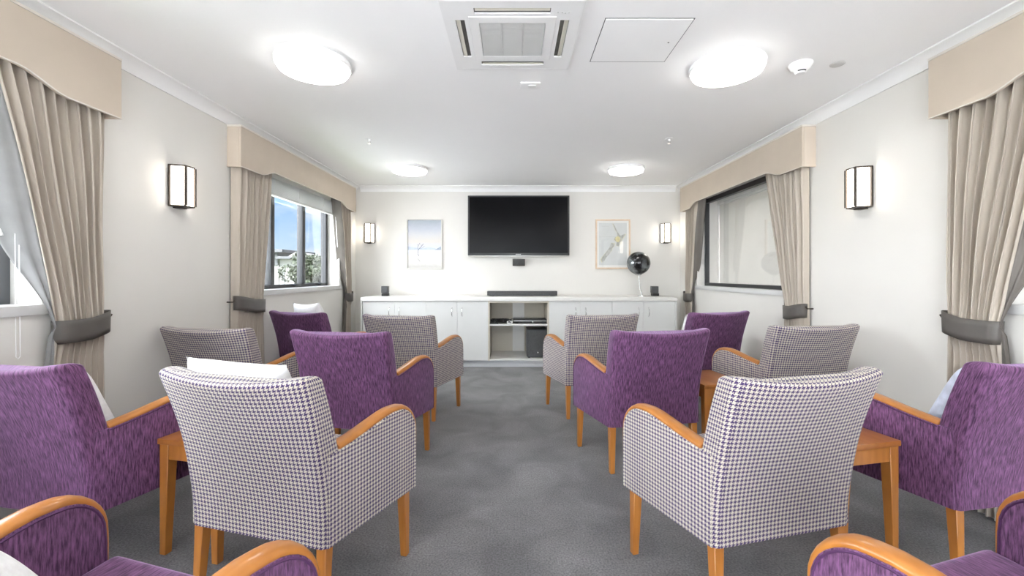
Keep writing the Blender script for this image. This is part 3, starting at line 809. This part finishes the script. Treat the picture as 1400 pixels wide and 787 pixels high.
cabinet(496, 582.7, 'white double door cabinet in the corner under the lake picture', G)
cabinet(582.7, 667.3, 'white double door cabinet adjoining the open shelf unit, lake picture side', G)
cabinet(750.7, 836.8, 'white double door cabinet adjoining the subwoofer side of the open shelf unit', G)
cabinet(836.8, 923, 'white double door cabinet at the worktop end under the globe', G)
x0, x1 = cx(667.3), cx(750.7)
e = tag(empty('shelf_unit', ((x0 + x1) / 2, YF, 0)), 'open beige shelf unit between the white cabinets under the television', 'shelf unit'); hw = (x1 - x0) / 2; dp = YB - YF - .016
for s in (-1, 1):
    xa, xb = sorted((s * (hw - .019), s * (hw - .0005))); box_obj('side_panel', (xa, xb, 0, dp, ZK, ZT0 - .001), M['cab_inner'], e)
box_obj('back_panel', (-hw + .0195, hw - .0195, dp - .012, dp, ZK, ZT0 - .001), M['cab_inner'], e)
box_obj('top_rail', (-hw + .0195, hw - .0195, 0, dp - .013, ZT0 - .022, ZT0 - .001), M['cab_inner'], e)
box_obj('base_panel', (-hw + .0195, hw - .0195, 0, dp - .013, ZK, ZK + .020), M['worktop'], e)
ZSH = zz(443, YF)
box_obj('shelf', (-hw + .0195, hw - .0195, .006, dp - .013, ZSH - .020, ZSH), M['worktop'], e)
box_obj('plinth', (-hw + .0005, hw - .0005, .06, dp - .014, .001, ZK - .0005), M['base'], e)
box_obj('back_strip', (-.075, .085, dp - .016, dp - .0125, ZK + .021, ZT0 - .023), M['worktop'], e)
xw0, xw1 = xx(493, 5.40), xx(925.5, 5.40)
wt = tag(box_obj('worktop', (xw0, xw1, 5.40, YB - .015, ZT0, ZT1), M['worktop'], bev=.003), 'long cream worktop running along the tops of the cabinets', 'worktop')
for u, nm, lb in ((494.6, 'end_panel', 'thin white end panel closing the cabinet run near the lake picture'), (924.0, 'end_panel', 'thin white end panel closing the cabinet run near the globe')):
    x = cx(u); bm = new_bm(); add_box(bm, x - .009, x + .007 if u < 700 else x + .009, 5.408, YB - .016, 0.001, ZT0 - .001, .001, 1)
    tag(obj(nm, bm, M['cabinet']), lb, 'panel', 'cabinet end panels')
# soundbar, satellites, subwoofer, players
d = 5.72
e = tag(empty('soundbar', (xx(714, d), d, ZT1)), 'long slim dark grey soundbar lying on the worktop', 'soundbar')
box_obj('bar_body', (-.458, .458, 0, .085, .004, .066), M['graphite'], e, .008); box_obj('cloth_front', (-.440, .440, -.004, -.0003, .008, .060), M['charcoal'], e, .001)
for s in (-1, 1): box_obj('foot', (s * .4 - .03, s * .4 + .03, .015, .07, 0.0005, .0038), M['black'], e)
def satellite(u, label):
    d = 5.74; e = tag(empty('speaker', (xx(u, d), d, ZT1)), label, 'speaker', 'small cube speakers')
    box_obj('base', (-.038, .044, -.02, .07, .0005, .038), M['black'], e, .005)
    box_obj('speaker_body', (-.044, .040, -.012, .075, .040, .128), M['graphite'], e, .006); box_obj('grille', (-.038, .034, -.016, -.0125, .046, .122), M['charcoal'], e, .001)
satellite(526, 'small black cube speaker on the worktop under the lake picture')
satellite(896, 'small black cube speaker on the worktop beside the globe')
e = tag(empty('subwoofer', (xx(734.3, 5.5), 5.50, ZK + .0205)), 'tall dark grey subwoofer box on the bottom shelf', 'subwoofer')
box_obj('sub_body', (-.128, .128, 0, .36, .012, .352), M['graphite'], e, .006); box_obj('cloth_front', (-.120, .120, -.008, -.0005, .020, .344), M['charcoal'], e, .004)
bm = new_bm(); add_lathe(bm, [(0, 0), (.008, 0), (.008, .003), (0, .004)], 14, Matrix.Translation((.01, -.0085, .07)) @ Matrix.Rotation(PI / 2, 4, 'X')); obj('badge', bm, M['silver'], e)
for a in (-.1, .1): box_obj('foot', (a - .015, a + .015, .02, .34, 0.0003, .0115), M['black'], e)
e = tag(empty('disc_player', (xx(725, 5.5), 5.49, ZSH)), 'flat black disc player on the upper shelf', 'disc player')
box_obj('player_body', (-.215, .205, 0, .24, .008, .052), M['black'], e, .004); box_obj('front_strip', (-.21, .20, -.004, -.0005, .030, .038), M['silver'], e)
bm = new_bm(); add_lathe(bm, [(0, 0), (.009, 0), (.009, .006), (0, .007)], 14, Matrix.Translation((.03, -.001, .02)) @ Matrix.Rotation(PI / 2, 4, 'X')); obj('button', bm, M['silver'], e)
for a in (-.17, .16): box_obj('foot', (a - .02, a + .02, .03, .2, .0003, .0075), M['black'], e)
e = tag(empty('media_box', (xx(685, 5.5), 5.56, ZSH)), 'black media box under tangled cables on the upper shelf', 'media box')
box_obj('box_body', (-.135, .095, 0, .17, .0005, .042), M['black'], e, .004)
box_obj('front_strip', (-.13, .09, -.003, -.0004, .016, .022), M['charcoal'], e)
e = tag(empty('white_adapter', (xx(697, 5.46), 5.45, ZSH)), 'small white adapter box before the black player', 'adapter')
box_obj('adapter_body', (-.036, .036, 0, .032, .0005, .038), M['white_plastic'], e, .006); box_obj('adapter_port', (-.010, .010, -.0012, .001, .012, .020), M['grey_plastic'], e)
bm = new_bm(); rnd = random.Random(4)
for q in range(7):
    pts = []; x = -.13 + q * .012
    for k in range(14): pts.append((x + .022 * k + .01 * rnd.uniform(-1, 1), 5.47 + .06 * math.sin(k * .9 + q) + .03, .010 + .045 * abs(math.sin(k * .6 + q * 1.3))))
    pts = [(p[0] + xx(686, 5.5), p[1], ZSH + max(.006, p[2])) for p in pts if abs(p[0]) < .135]
    add_tube(bm, pts, .005, 6)
tag(obj('cable_tangle', bm, M['black']), 'tangle of black cables lying on the upper shelf', 'cables')
e = tag(empty('remote_control', (xx(678, 5.46), 5.455, ZSH)), 'dark remote control lying before the media box', 'remote')
box_obj('remote_body', (-.075, .03, -.01, .012, .0005, .016), M['black'], e, .005); box_obj('keypad', (-.06, .015, -.006, .008, .0162, .0185), M['charcoal'], e, .001)
# globe
d = 5.74
e = tag(empty('globe', (xx(877.5, d), d, ZT1)), 'dark mirrored globe on a slanting stand on the worktop', 'globe')
gx, gz = xx(873, d) - xx(877.5, d), zz(359.5, d) - ZT1
bm = new_bm(); bmesh.ops.create_uvsphere(bm, u_segments=48, v_segments=32, radius=.150)
for v in bm.verts: v.co = v.co + Vector((gx, 0, gz))
obj('globe_ball', bm, M['globe'], e, smooth=180)
bm = new_bm(); add_lathe(bm, [(0, .0005), (.055, .0005), (.055, .006), (.02, .014), (0, .014)], 28); obj('stand_base', bm, M['chrome'], e)
bm = new_bm(); add_tube(bm, [(0, 0, .012), (gx * .6, 0, .10), (gx * .95, 0, gz - .150)], [.010, .007, .006], 10); obj('stand_rod', bm, M['chrome'], e)
bm = new_bm(); add_lathe(bm, [(.008, gz - .166), (.035, gz - .157), (.045, gz - .146), (.043, gz - .1455), (.006, gz - .158)], 24, Matrix.Translation((gx, 0, 0))); obj('stand_cup', bm, M['chrome'], e)

# ------------------------------------------------------------------ armchairs
RH, FH, DP = .293, .365, .475           # rear half width, front half width, depth (survey units)
def side_x(y): return RH + (FH - RH) * y / DP
def back_bm():
    bm = new_bm(); uvl = bm.loops.layers.uv['UVMap']
    secs = []
    z0, z1 = .274, .822
    for k in range(25):
        t = k / 24; secs.append((z0 + (z1 - z0) * t, 0.0, 0.0))
    for k in range(1, 7):
        a = k / 6 * PI / 2; secs.append((z1 + .022 * math.sin(a), .034 * (1 - math.cos(a)), .022 * (1 - math.cos(a))))
    m = 18; rings = []
    for z, ins, insx in secs:
        t = (z - z0) / (z1 + .022 - z0)
        hw = RH - .006 + .014 * t - insx * .8
        yr = -.150 * max(0, t) ** 1.9
        th = .125 - .03 * t
        y0 = yr + ins * .85; y1 = yr + th - ins * 1.15
        r = min(.022, (y1 - y0) * .48); pts = []
        def P(x, y):
            q = (x / RH) ** 2
            sx = 1 - .010 * math.exp(-((z - .62) / .1) ** 2)
            return Vector((x * sx, y + (.034 * t ** 1.5) * q - .006 * t, z + .022 * q * max(0, t - .35) / .65))
        # rear face left->right, corner, right side, corner, front right->left, ...
        for i in range(m + 1): pts.append(P(-hw + r + (2 * hw - 2 * r) * i / m, y0))
        for i in range(1, 5): a = i / 5 * PI / 2; pts.append(P(hw - r + r * math.sin(a), y0 + r - r * math.cos(a)))
        for i in range(4): pts.append(P(hw, y0 + r + (y1 - y0 - 2 * r) * i / 3))
        for i in range(1, 5): a = i / 5 * PI / 2; pts.append(P(hw - r + r * math.cos(a), y1 - r + r * math.sin(a)))
        for i in range(m + 1): pts.append(P(hw - r - (2 * hw - 2 * r) * i / m, y1))
        for i in range(1, 5): a = i / 5 * PI / 2; pts.append(P(-hw + r - r * math.sin(a), y1 - r + r * math.cos(a)))
        for i in range(4): pts.append(P(-hw, y1 - r - (y1 - y0 - 2 * r) * i / 3))
        for i in range(1, 5): a = i / 5 * PI / 2; pts.append(P(-hw + r - r * math.cos(a), y0 + r - r * math.sin(a)))
        rings.append(pts)
    n = len(rings[0]); V = [[bm.verts.new(p * S) for p in r] for r in rings]
    # uv
    ref = rings[0]; U = [0]
    for i in range(n): U.append(U[-1] + (ref[(i + 1) % n] - ref[i]).length)
    Vv = [0]
    for a, b in zip(rings, rings[1:]): Vv.append(Vv[-1] + (b[m // 2] - a[m // 2]).length)
    for j in range(len(rings) - 1):
        for i in range(n):
            i2 = (i + 1) % n
            f = bm.faces.new((V[j][i], V[j][i2], V[j + 1][i2], V[j + 1][i]))
            for l, (u, v) in zip(f.loops, ((U[i], Vv[j]), (U[i + 1], Vv[j]), (U[i + 1], Vv[j + 1]), (U[i], Vv[j + 1]))): l[uvl].uv = (u * S, v * S)
    f = bm.faces.new(V[-1])
    for l in f.loops: l[uvl].uv = (l.vert.co.x, l.vert.co.y)
    bm.faces.new(V[0][::-1])
    return bm
def arm_top():
    """(y,z) of the arm's upper outline from the back joint over the apex to the front foot"""
    pts = [(.010, .584), (.06, .588), (.12, .597), (.18, .608), (.24, .621), (.29, .631), (.33, .636), (.365, .635)]
    for k in range(1, 9):
        a = k / 8 * PI / 2; pts.append((.365 + .112 * math.sin(a), .520 + .115 * math.cos(a)))
    pts += [(.4785, .50), (.479, .45), (.4785, .40)]
    return pts
SPL = math.atan((FH - RH) / DP)
def armfn(s, inset=0.0):
    c, sn = math.cos(SPL), math.sin(SPL)
    def fn(a, b, t):            # a along depth, b height, t inward thickness
        x = side_x(a) - t * c; y = a + t * sn
        return Vector((s * x * S, y * S, b * S))
    return fn
def outline():
    return [(.010, .274)] + arm_top() + [(.474, .30), (.473, .274)]
def arm_bm(s):
    bm = new_bm(); add_prism(bm, outline(), armfn(s), 0, .062, .006, 2); return bm
def cap_bm(s):
    bm = new_bm(); top = arm_top()[1:]; fn = armfn(s); n = len(top); rings = []
    for i, (a, b) in enumerate(top):
        p0 = top[max(0, i - 1)]; p1 = top[min(n - 1, i + 1)]; d = Vector((p1[0] - p0[0], p1[1] - p0[1])).normalized(); nr = Vector((-d.y, d.x))
        k = 1.0 - .75 * max(0, (i - 8) / (n - 9)) ** 1.5
        rr = []
        hw = .029; hgt = .017 * k
        for q in range(11):
            ang = PI * q / 10; t = .031 - hw * math.cos(ang); h = hgt * math.sin(ang) ** .7
            rr.append(bm.verts.new(fn(a + nr.x * h, b + nr.y * h, t)))
        rr.append(bm.verts.new(fn(a - nr.x * .006, b - nr.y * .006, .055))); rr.append(bm.verts.new(fn(a - nr.x * .006, b - nr.y * .006, .007)))
        rings.append(rr)
    for A, B in zip(rings, rings[1:]):
        for q in range(len(A)): bm.faces.new((A[q], A[(q + 1) % len(A)], B[(q + 1) % len(A)], B[q]))
    bm.faces.new(rings[0]); bm.faces.new(rings[-1][::-1]); return bm
def pipe_bm(s):
    bm = new_bm(); fn = armfn(s)
    top = arm_top()[1:]
    for t in (.001, .061):
        pts = []
        for i, (a, b) in enumerate(top):
            p0 = top[max(0, i - 1)]; p1 = top[min(len(top) - 1, i + 1)]; d = Vector((p1[0] - p0[0], p1[1] - p0[1])).normalized(); nr = Vector((-d.y, d.x))
            pts.append(fn(a - nr.x * .007, b - nr.y * .007, t))
        pts += [fn(.472, .33, t), fn(.470, .280, t)]
        add_tube(bm, pts, .0032, 6)
    return bm
def quad(y0, y1, ins, z):
    a, b = side_x(y0) - ins, side_x(y1) - ins
    return [Vector(p) * S for p in ((-a, y0, z), (a, y0, z), (b, y1, z), (-b, y1, z))]
def make_chair(fab, pipe):
    e = empty('armchair', (0, 0, 0))
    o = obj('backrest', back_bm(), fab, e, uv=False, smooth=60)
    for s in (-1, 1):
        a = obj('arm', arm_bm(s), fab, e); obj('arm_cap', cap_bm(s), M['wood'], a, smooth=60); obj('piping', pipe_bm(s), pipe, a, smooth=60)
        a.children[0]['label'] = 'honey coloured wooden arm cap'
    bm = new_bm(); add_hexa(bm, quad(.10, .462, .064, .276), quad(.10, .462, .064, .345), .006); obj('seat_base', bm, fab, e)
    bm = new_bm(); add_hexa(bm, quad(.085, .505, .067, .346), quad(.085, .505, .067, .458), .030, 4); obj('seat_cushion', bm, fab, e, smooth=60)
    for s in (-1, 1):
        for (y, back) in ((.028, 1), (.437, 0)):
            x = side_x(y) - .034; h = .0195; k = .0135; bm = new_bm(); dy = -.012 if back else .0
            top = [Vector((s * (x + p * h), y + q * h, .282)) * S for p, q in ((-1, -1), (1, -1), (1, 1), (-1, 1))]
            xo = x + h - k
            bot = [Vector((s * (xo + p * k), y + dy + (h - k) * (-1 if back else 1) * .6 + q * k, 0)) * S for p, q in ((-1, -1), (1, -1), (1, 1), (-1, 1))]
            add_hexa(bm, bot, top, .002, 1); obj('leg', bm, M['wood'], e)
    return e
hchair = make_chair(M['hound'], M['hpiping']); pchair = make_chair(M['purple'], M['piping'])
GH, GP = 'houndstooth armchairs facing the television', 'purple armchairs facing the television'
chairs = [  # key, kind, x, y, yaw clockwise (deg), label
 ('HL', 'h', -.897, 1.522, 15.5, 'houndstooth armchair with a plump white cushion showing over its back, aisle side'),
 ('HR', 'h', .9455, 1.524, -14.5, 'houndstooth armchair with no cushion over its back, beside the blue-cushioned chair\'s table'),
 ('HCL', 'h', -1.872, 2.76, 10, 'houndstooth armchair against the wall below the lit sconce and sky-view curtain'),
 ('HCR', 'h', 1.925, 2.89, -8, 'houndstooth armchair against the wall beside the cream-blind window curtain'),
 ('HFL', 'h', -.91, 3.59, 12, 'small distant houndstooth armchair before the cabinets under the lake picture'),
 ('HFR', 'h', .715, 3.635, -10, 'small distant houndstooth armchair before the cabinets, beside the subwoofer shelf'),
 ('PL', 'p', -1.875, 1.695, 9.5, 'purple armchair with a white cushion, under the grey lined curtain'),
 ('PR', 'p', 1.99, 1.735, -10, 'purple armchair holding the pale blue cushion'),
 ('PML', 'p', -.985, 2.59, 10, 'purple armchair directly behind the white-cushioned houndstooth one, on the aisle'),
 ('PMR', 'p', .855, 2.65, -9.5, 'purple armchair alone on the aisle, beside the small wooden table it half hides'),
 ('PDL', 'p', -1.855, 3.88, 22, 'dark plum armchair with a white cushion below the sky-view window'),
 ('PDR', 'p', 1.77, 3.88, -18, 'purple armchair with its back to the cream-blind window wall, beyond the houndstooth one'),
 ('PFL', 'p', -.90, .586, 16.6, 'purple armchair cut off at the bottom edge, with a white knitted cushion'),
 ('PFR', 'p', 1.135, .612, -17, 'purple armchair cut off at the picture corner, below the blue-cushioned one'),
]
POS = {}
first = {'h': True, 'p': True}
for key, kd, x, y, yaw, lb in chairs:
    src = hchair if kd == 'h' else pchair
    o = src if first[kd] else copy_tree(src)
    first[kd] = False
    o.location = (x * S, y * S, 0); o.rotation_euler = (0, 0, -math.radians(yaw))
    tag(o, lb, 'armchair', GH if kd == 'h' else GP)
    POS[key] = Matrix.Translation((x * S, y * S, 0)) @ Matrix.Rotation(-math.radians(yaw), 4, 'Z')

# cushions
def cushion_mesh(sz=.21, hgt=.062, seed=0):
    bm = new_bm(); n = 28; rnd = random.Random(seed); top = []; bot = []
    ph = [rnd.uniform(0, 6) for _ in range(4)]
    for j in range(n + 1):
        rt, rb = [], []
        for i in range(n + 1):
            a, b = -1 + 2 * i / n, -1 + 2 * j / n
            pin = 1 - .07 * (1 - a * a) * abs(b) ** 3; pin2 = 1 - .07 * (1 - b * b) * abs(a) ** 3
            x, y = a * sz * pin2, b * sz * pin
            h = hgt * ((1 - a ** 4) * (1 - b ** 4)) ** .55
            h2 = h * (1 + .10 * math.sin(3 * a + ph[0]) * math.cos(2.5 * b + ph[1]))
            edge = i in (0, n) or j in (0, n)
            v = bm.verts.new((x, y, h2)); rt.append(v); rb.append(v if edge else bm.verts.new((x, y, -h)))
        top.append(rt); bot.append(rb)
    for j in range(n):
        for i in range(n):
            bm.faces.new((top[j][i], top[j][i + 1], top[j + 1][i + 1], top[j + 1][i]))
            q = (bot[j][i], bot[j + 1][i], bot[j + 1][i + 1], bot[j][i + 1])
            bm.faces.new(q)
    return bm
cm = {}
def cushion(key, lx, ly, lz, lean, roll, yaw, label, blue=False, sz=.20, turn=0):
    o = obj('cushion', cushion_mesh(sz, .060, len(cm)), M['cushion_blue' if blue else 'cushion'], smooth=80); cm[key] = o
    # local: cushion plane stands up, leaning back
    L = Matrix.Translation((lx * S, ly * S, lz * S)) @ Matrix.Rotation(math.radians(yaw), 4, 'Z') @ Matrix.Rotation(math.radians(90 + lean), 4, 'X') @ Matrix.Rotation(math.radians(roll), 4, 'Z')
    o.matrix_world = POS[key] @ L
    tag(o, label, 'cushion', 'scatter cushions on the armchairs')
cushion('HL', -.10, .085, .672, 21, -1, 0, 'white cushion peeking over the back of the houndstooth aisle armchair', sz=.218)
cushion('PL', .0, .115, .640, 24, 0, 0, 'white knitted cushion in the purple armchair under the grey lined curtain', sz=.195)
cushion('PR', .0, .125, .640, 26, 0, 0, 'pale blue patterned cushion on the purple armchair', True, sz=.195)
cushion('PDL', .0, .115, .700, 17, 3, -16, 'white cushion standing up behind the dark plum armchair back', sz=.235)
cushion('PDR', -.06, .11, .645, 21, 0, 0, 'white cushion in the purple armchair by the cream-blind window', sz=.20)
cushion('HFL', .0, .085, .650, 20, 0, 0, 'white cushion just showing over the distant houndstooth armchair, lake picture side', sz=.20)
cushion('HR', .10, .085, .630, 20, 45, 0, 'white cushion, only its tip showing over the houndstooth armchair beside the wooden table', sz=.145)
cushion('PFL', -.05, .14, .620, 30, 0, 0, 'white knitted cushion in the purple armchair cut by the bottom edge', sz=.19)

# ------------------------------------------------------------------ side tables
def make_table():
    e = empty('side_table', (0, 0, 0)); w, dpt, h = .31, .40, .492   # origin: corner at x=0,y=0
    bm = new_bm(); add_box(bm, 0, w * S, 0, dpt * S, (h - .024) * S, h * S, .004); obj('table_top', bm, M['wood_top'], e)
    for b in ((.045, w - .045, .010, .028), (.045, w - .045, dpt - .028, dpt - .010)):
        bm = new_bm(); add_box(bm, b[0] * S, b[1] * S, b[2] * S, b[3] * S, (h - .088) * S, (h - .0245) * S, .001, 1); obj('apron', bm, M['wood'], e)
    for b in ((.010, .028, .045, dpt - .045), (w - .028, w - .010, .045, dpt - .045)):
        bm = new_bm(); add_box(bm, b[0] * S, b[1] * S, b[2] * S, b[3] * S, (h - .088) * S, (h - .0245) * S, .001, 1); obj('apron', bm, M['wood'], e)
    for sx, x in ((-1, .006), (1, w - .006)):
        for sy, y in ((-1, .006), (1, dpt - .006)):
            q = lambda k, z: [Vector((x - sx * a, y - sy * b, z)) * S for a, b in ((0, 0), (k, 0), (k, k), (0, k))]
            bm = new_bm(); add_hexa(bm, q(.030, 0), q(.046, h - .0245), .002, 1); obj('leg', bm, M['wood'], e)
    return e
TB = make_table()
for i, (x, y, yaw, mir, lb) in enumerate([(-1.505, 1.852, 13, 0, 'honey wood side table between the purple and white-cushioned houndstooth armchairs'),
        (1.318, 1.762, -13, 0, 'honey wood side table beside the armchair with the blue cushion'),
        (1.195, 2.745, -10, 0, 'honey wood side table half hidden behind the purple aisle armchair, before the blind window')]):
    o = TB if i == 0 else copy_tree(TB)
    o.location = (x * S, y * S, 0); o.rotation_euler = (0, 0, -math.radians(yaw)); tag(o, lb, 'side table', 'honey wood side tables')

# ------------------------------------------------------------------ outside the sky-view window
tag(box_obj('ground', (-140, -3.2, -40, 160, -3.2, -3.0), M['lawn']), kind='structure')
def ext(u, v, d): return Vector((xx(u, d), d, zz(v, d)))
d = 60.0
e = tag(empty('house', (ext(385, 0, d).x, d, -3)), 'white two-storey house with dark flat roof seen through the window', 'house')
ox = ext(385, 0, d).x
def hb(name, u0, u1, v0, v1, y0, y1, mat, bev=0):
    a, b = ext(u0, v1, d), ext(u1, v0, d); zlo = a.z + 3 if v1 < 500 else 0
    return box_obj(name, (a.x - ox, b.x - ox, y0, y1, max(0, zlo), b.z + 3), mat, e, bev)
hb('wall', 330, 381, 345, 600, 0, 8, M['ext_white']); hb('upper_cladding', 330, 380.5, 345, 362, -.15, -.01, M['ext_grey'])
hb('roof', 328, 391, 341, 344.8, -1.0, 9, M['ext_roof']); hb('wing', 381.2, 408, 354, 600, .2, 8, M['ext_white']); hb('wing_roof', 380, 411, 350.5, 353.8, -.6, 9, M['ext_roof'])
a = ext(386, 350.3, d); bq = ext(410, 350.3, d); pk = ext(399, 344, d)
bm = new_bm(); add_prism(bm, [(a.x - ox, a.z + 3), (bq.x - ox, a.z + 3), (pk.x - ox, pk.z + 3)], lambda p, q, t: (p, t, q), 1, 8); obj('gable', bm, M['ext_white'], e)
hb('window', 386, 388.5, 362, 392, .05, .19, M['frame_grey'])
# tree
d = 38.0; c = ext(425, 0, d); rnd = random.Random(12)
e = tag(empty('tree', (c.x, d, -3)), 'leafy green tree outside the window beside the white house', 'tree')
bm = new_bm(); add_tube(bm, [(0, 0, 0), (.05, 0, 1.2), (-.05, .1, 3.0), (.0, 0, 4.2)], [.2, .16, .12, .05], 10)
for q in range(6):
    a = q * 1.05; add_tube(bm, [(0, 0, 1.6 + .3 * q), (.7 * math.cos(a), .7 * math.sin(a), 2.4 + .3 * q), (1.2 * math.cos(a), 1.2 * math.sin(a), 3.0 + .3 * q)], [.07, .05, .02], 6)
obj('trunk', bm, M['bark'], e)
bm = new_bm(); blobs = []
for q in range(34):
    a = rnd.uniform(0, 2 * PI); z = rnd.uniform(2.2, 5.5); R = 2.0 * math.sqrt(max(.05, 1 - ((z - 3.5) / 2.6) ** 2)); r = R * math.sqrt(rnd.random())
    blobs.append((Vector((r * math.cos(a), r * math.sin(a), z)), rnd.uniform(.4, .75)))
for q in range(9000):
    cb, rb = rnd.choice(blobs); v = Vector((rnd.gauss(0, 1), rnd.gauss(0, 1), rnd.gauss(0, 1))).normalized() * rb * rnd.uniform(.75, 1.05) + cb
    ax = Vector((rnd.gauss(0, 1), rnd.gauss(0, 1), rnd.gauss(0, 1))).normalized(); bx = ax.orthogonal().normalized(); s = rnd.uniform(.08, .16)
    bm.faces.new([bm.verts.new(v + s * ax), bm.verts.new(v + s * .5 * bx), bm.verts.new(v - s * ax), bm.verts.new(v - s * .5 * bx)])
obj('foliage', bm, M['leaf'], e, smooth=0, recalc=False)

# ------------------------------------------------------------------ world, sun, camera
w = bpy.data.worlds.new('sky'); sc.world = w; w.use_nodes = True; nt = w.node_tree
bg = nt.nodes['Background']; tc = N(nt, 'ShaderNodeTexCoord'); sp = N(nt, 'ShaderNodeSeparateXYZ'); nt.links.new(tc.outputs['Generated'], sp.inputs[0])
rp = N(nt, 'ShaderNodeValToRGB'); cr = rp.color_ramp
cr.elements[0].position = .0; cr.elements[0].color = (.62, .76, .92, 1); cr.elements[1].position = .5; cr.elements[1].color = (.10, .26, .68, 1)
el = cr.elements.new(.15); el.color = (.28, .52, .90, 1)
nt.links.new(sp.outputs[2], rp.inputs['Fac'])
mp = N(nt, 'ShaderNodeMapping'); mp.inputs['Scale'].default_value = (1, 1, 2.2); mp.inputs['Location'].default_value = (.35, .1, .12); nt.links.new(tc.outputs['Generated'], mp.inputs['Vector'])
no = N(nt, 'ShaderNodeTexNoise'); no.inputs['Scale'].default_value = 3.2; no.inputs['Detail'].default_value = 7; no.inputs['Roughness'].default_value = .55; nt.links.new(mp.outputs['Vector'], no.inputs['Vector'])
low = mathn(nt, 'SUBTRACT', .19, mathn(nt, 'MULTIPLY', sp.outputs[2], 1.5))
cl = N(nt, 'ShaderNodeMapRange'); cl.inputs['From Min'].default_value = .50; cl.inputs['From Max'].default_value = .64
nt.links.new(mathn(nt, 'ADD', no.outputs['Fac'], low), cl.inputs['Value'])
mx = N(nt, 'ShaderNodeMix', data_type='RGBA'); nt.links.new(cl.outputs['Result'], mx.inputs['Factor']); nt.links.new(rp.outputs['Color'], mx.inputs['A']); mx.inputs['B'].default_value = (.95, .96, .98, 1)
hz_ = N(nt, 'ShaderNodeMix', data_type='RGBA'); hz_.inputs['B'].default_value = (.93, .965, 1.0, 1); nt.links.new(mx.outputs['Result'], hz_.inputs['A'])
hzf = N(nt, 'ShaderNodeMapRange'); hzf.inputs['From Min'].default_value = .1; hzf.inputs['From Max'].default_value = .6
nt.links.new(mathn(nt, 'ADD', mathn(nt, 'MULTIPLY', sp.outputs[0], -.92), mathn(nt, 'MULTIPLY', sp.outputs[1], -.39)), hzf.inputs['Value']); nt.links.new(hzf.outputs['Result'], hz_.inputs['Factor'])
nt.links.new(hz_.outputs['Result'], bg.inputs['Color']); # left-rear sky is whitened and given added brightness to light the room
fill_side = N(nt, 'ShaderNodeMapRange'); fill_side.interpolation_type = 'SMOOTHSTEP'
fill_side.inputs['From Min'].default_value = .12; fill_side.inputs['From Max'].default_value = .82; fill_side.inputs['To Min'].default_value = .62; fill_side.inputs['To Max'].default_value = SKYB
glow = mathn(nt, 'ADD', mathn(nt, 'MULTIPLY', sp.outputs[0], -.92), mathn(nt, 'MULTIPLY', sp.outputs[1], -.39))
nt.links.new(glow, fill_side.inputs['Value']); nt.links.new(fill_side.outputs['Result'], bg.inputs['Strength'])
sun = bpy.data.lights.new('sun', 'SUN'); sun.energy = 16.5; sun.angle = .02; sun.color = (1, .99, .98)
so = bpy.data.objects.new('sun', sun); COL.objects.link(so); so.rotation_euler = Vector((-.12, .60, -.79)).to_track_quat('-Z', 'Y').to_euler(); so.location = (0, 0, 20)

cam = bpy.data.cameras.new('camera'); co = bpy.data.objects.new('camera', cam); COL.objects.link(co)
co.location = (0, 0, H); co.rotation_euler = (PI / 2, 0, 0)
cam.sensor_fit = 'HORIZONTAL'; cam.sensor_width = 36; cam.lens = F / 1400 * 36
cam.shift_x = -(U0 - 700) / 1400; cam.shift_y = -(393.5 - V0) / 1400; cam.clip_start = .02; cam.clip_end = 500
sc.camera = co
sc.view_settings.view_transform = 'Standard'; sc.view_settings.look = 'None'; sc.view_settings.gamma = 1; sc.view_settings.use_curve_mapping = False
sc.view_settings.exposure = 1.06
sc.cycles.max_bounces = 10; sc.cycles.diffuse_bounces = 6; sc.cycles.transparent_max_bounces = 16
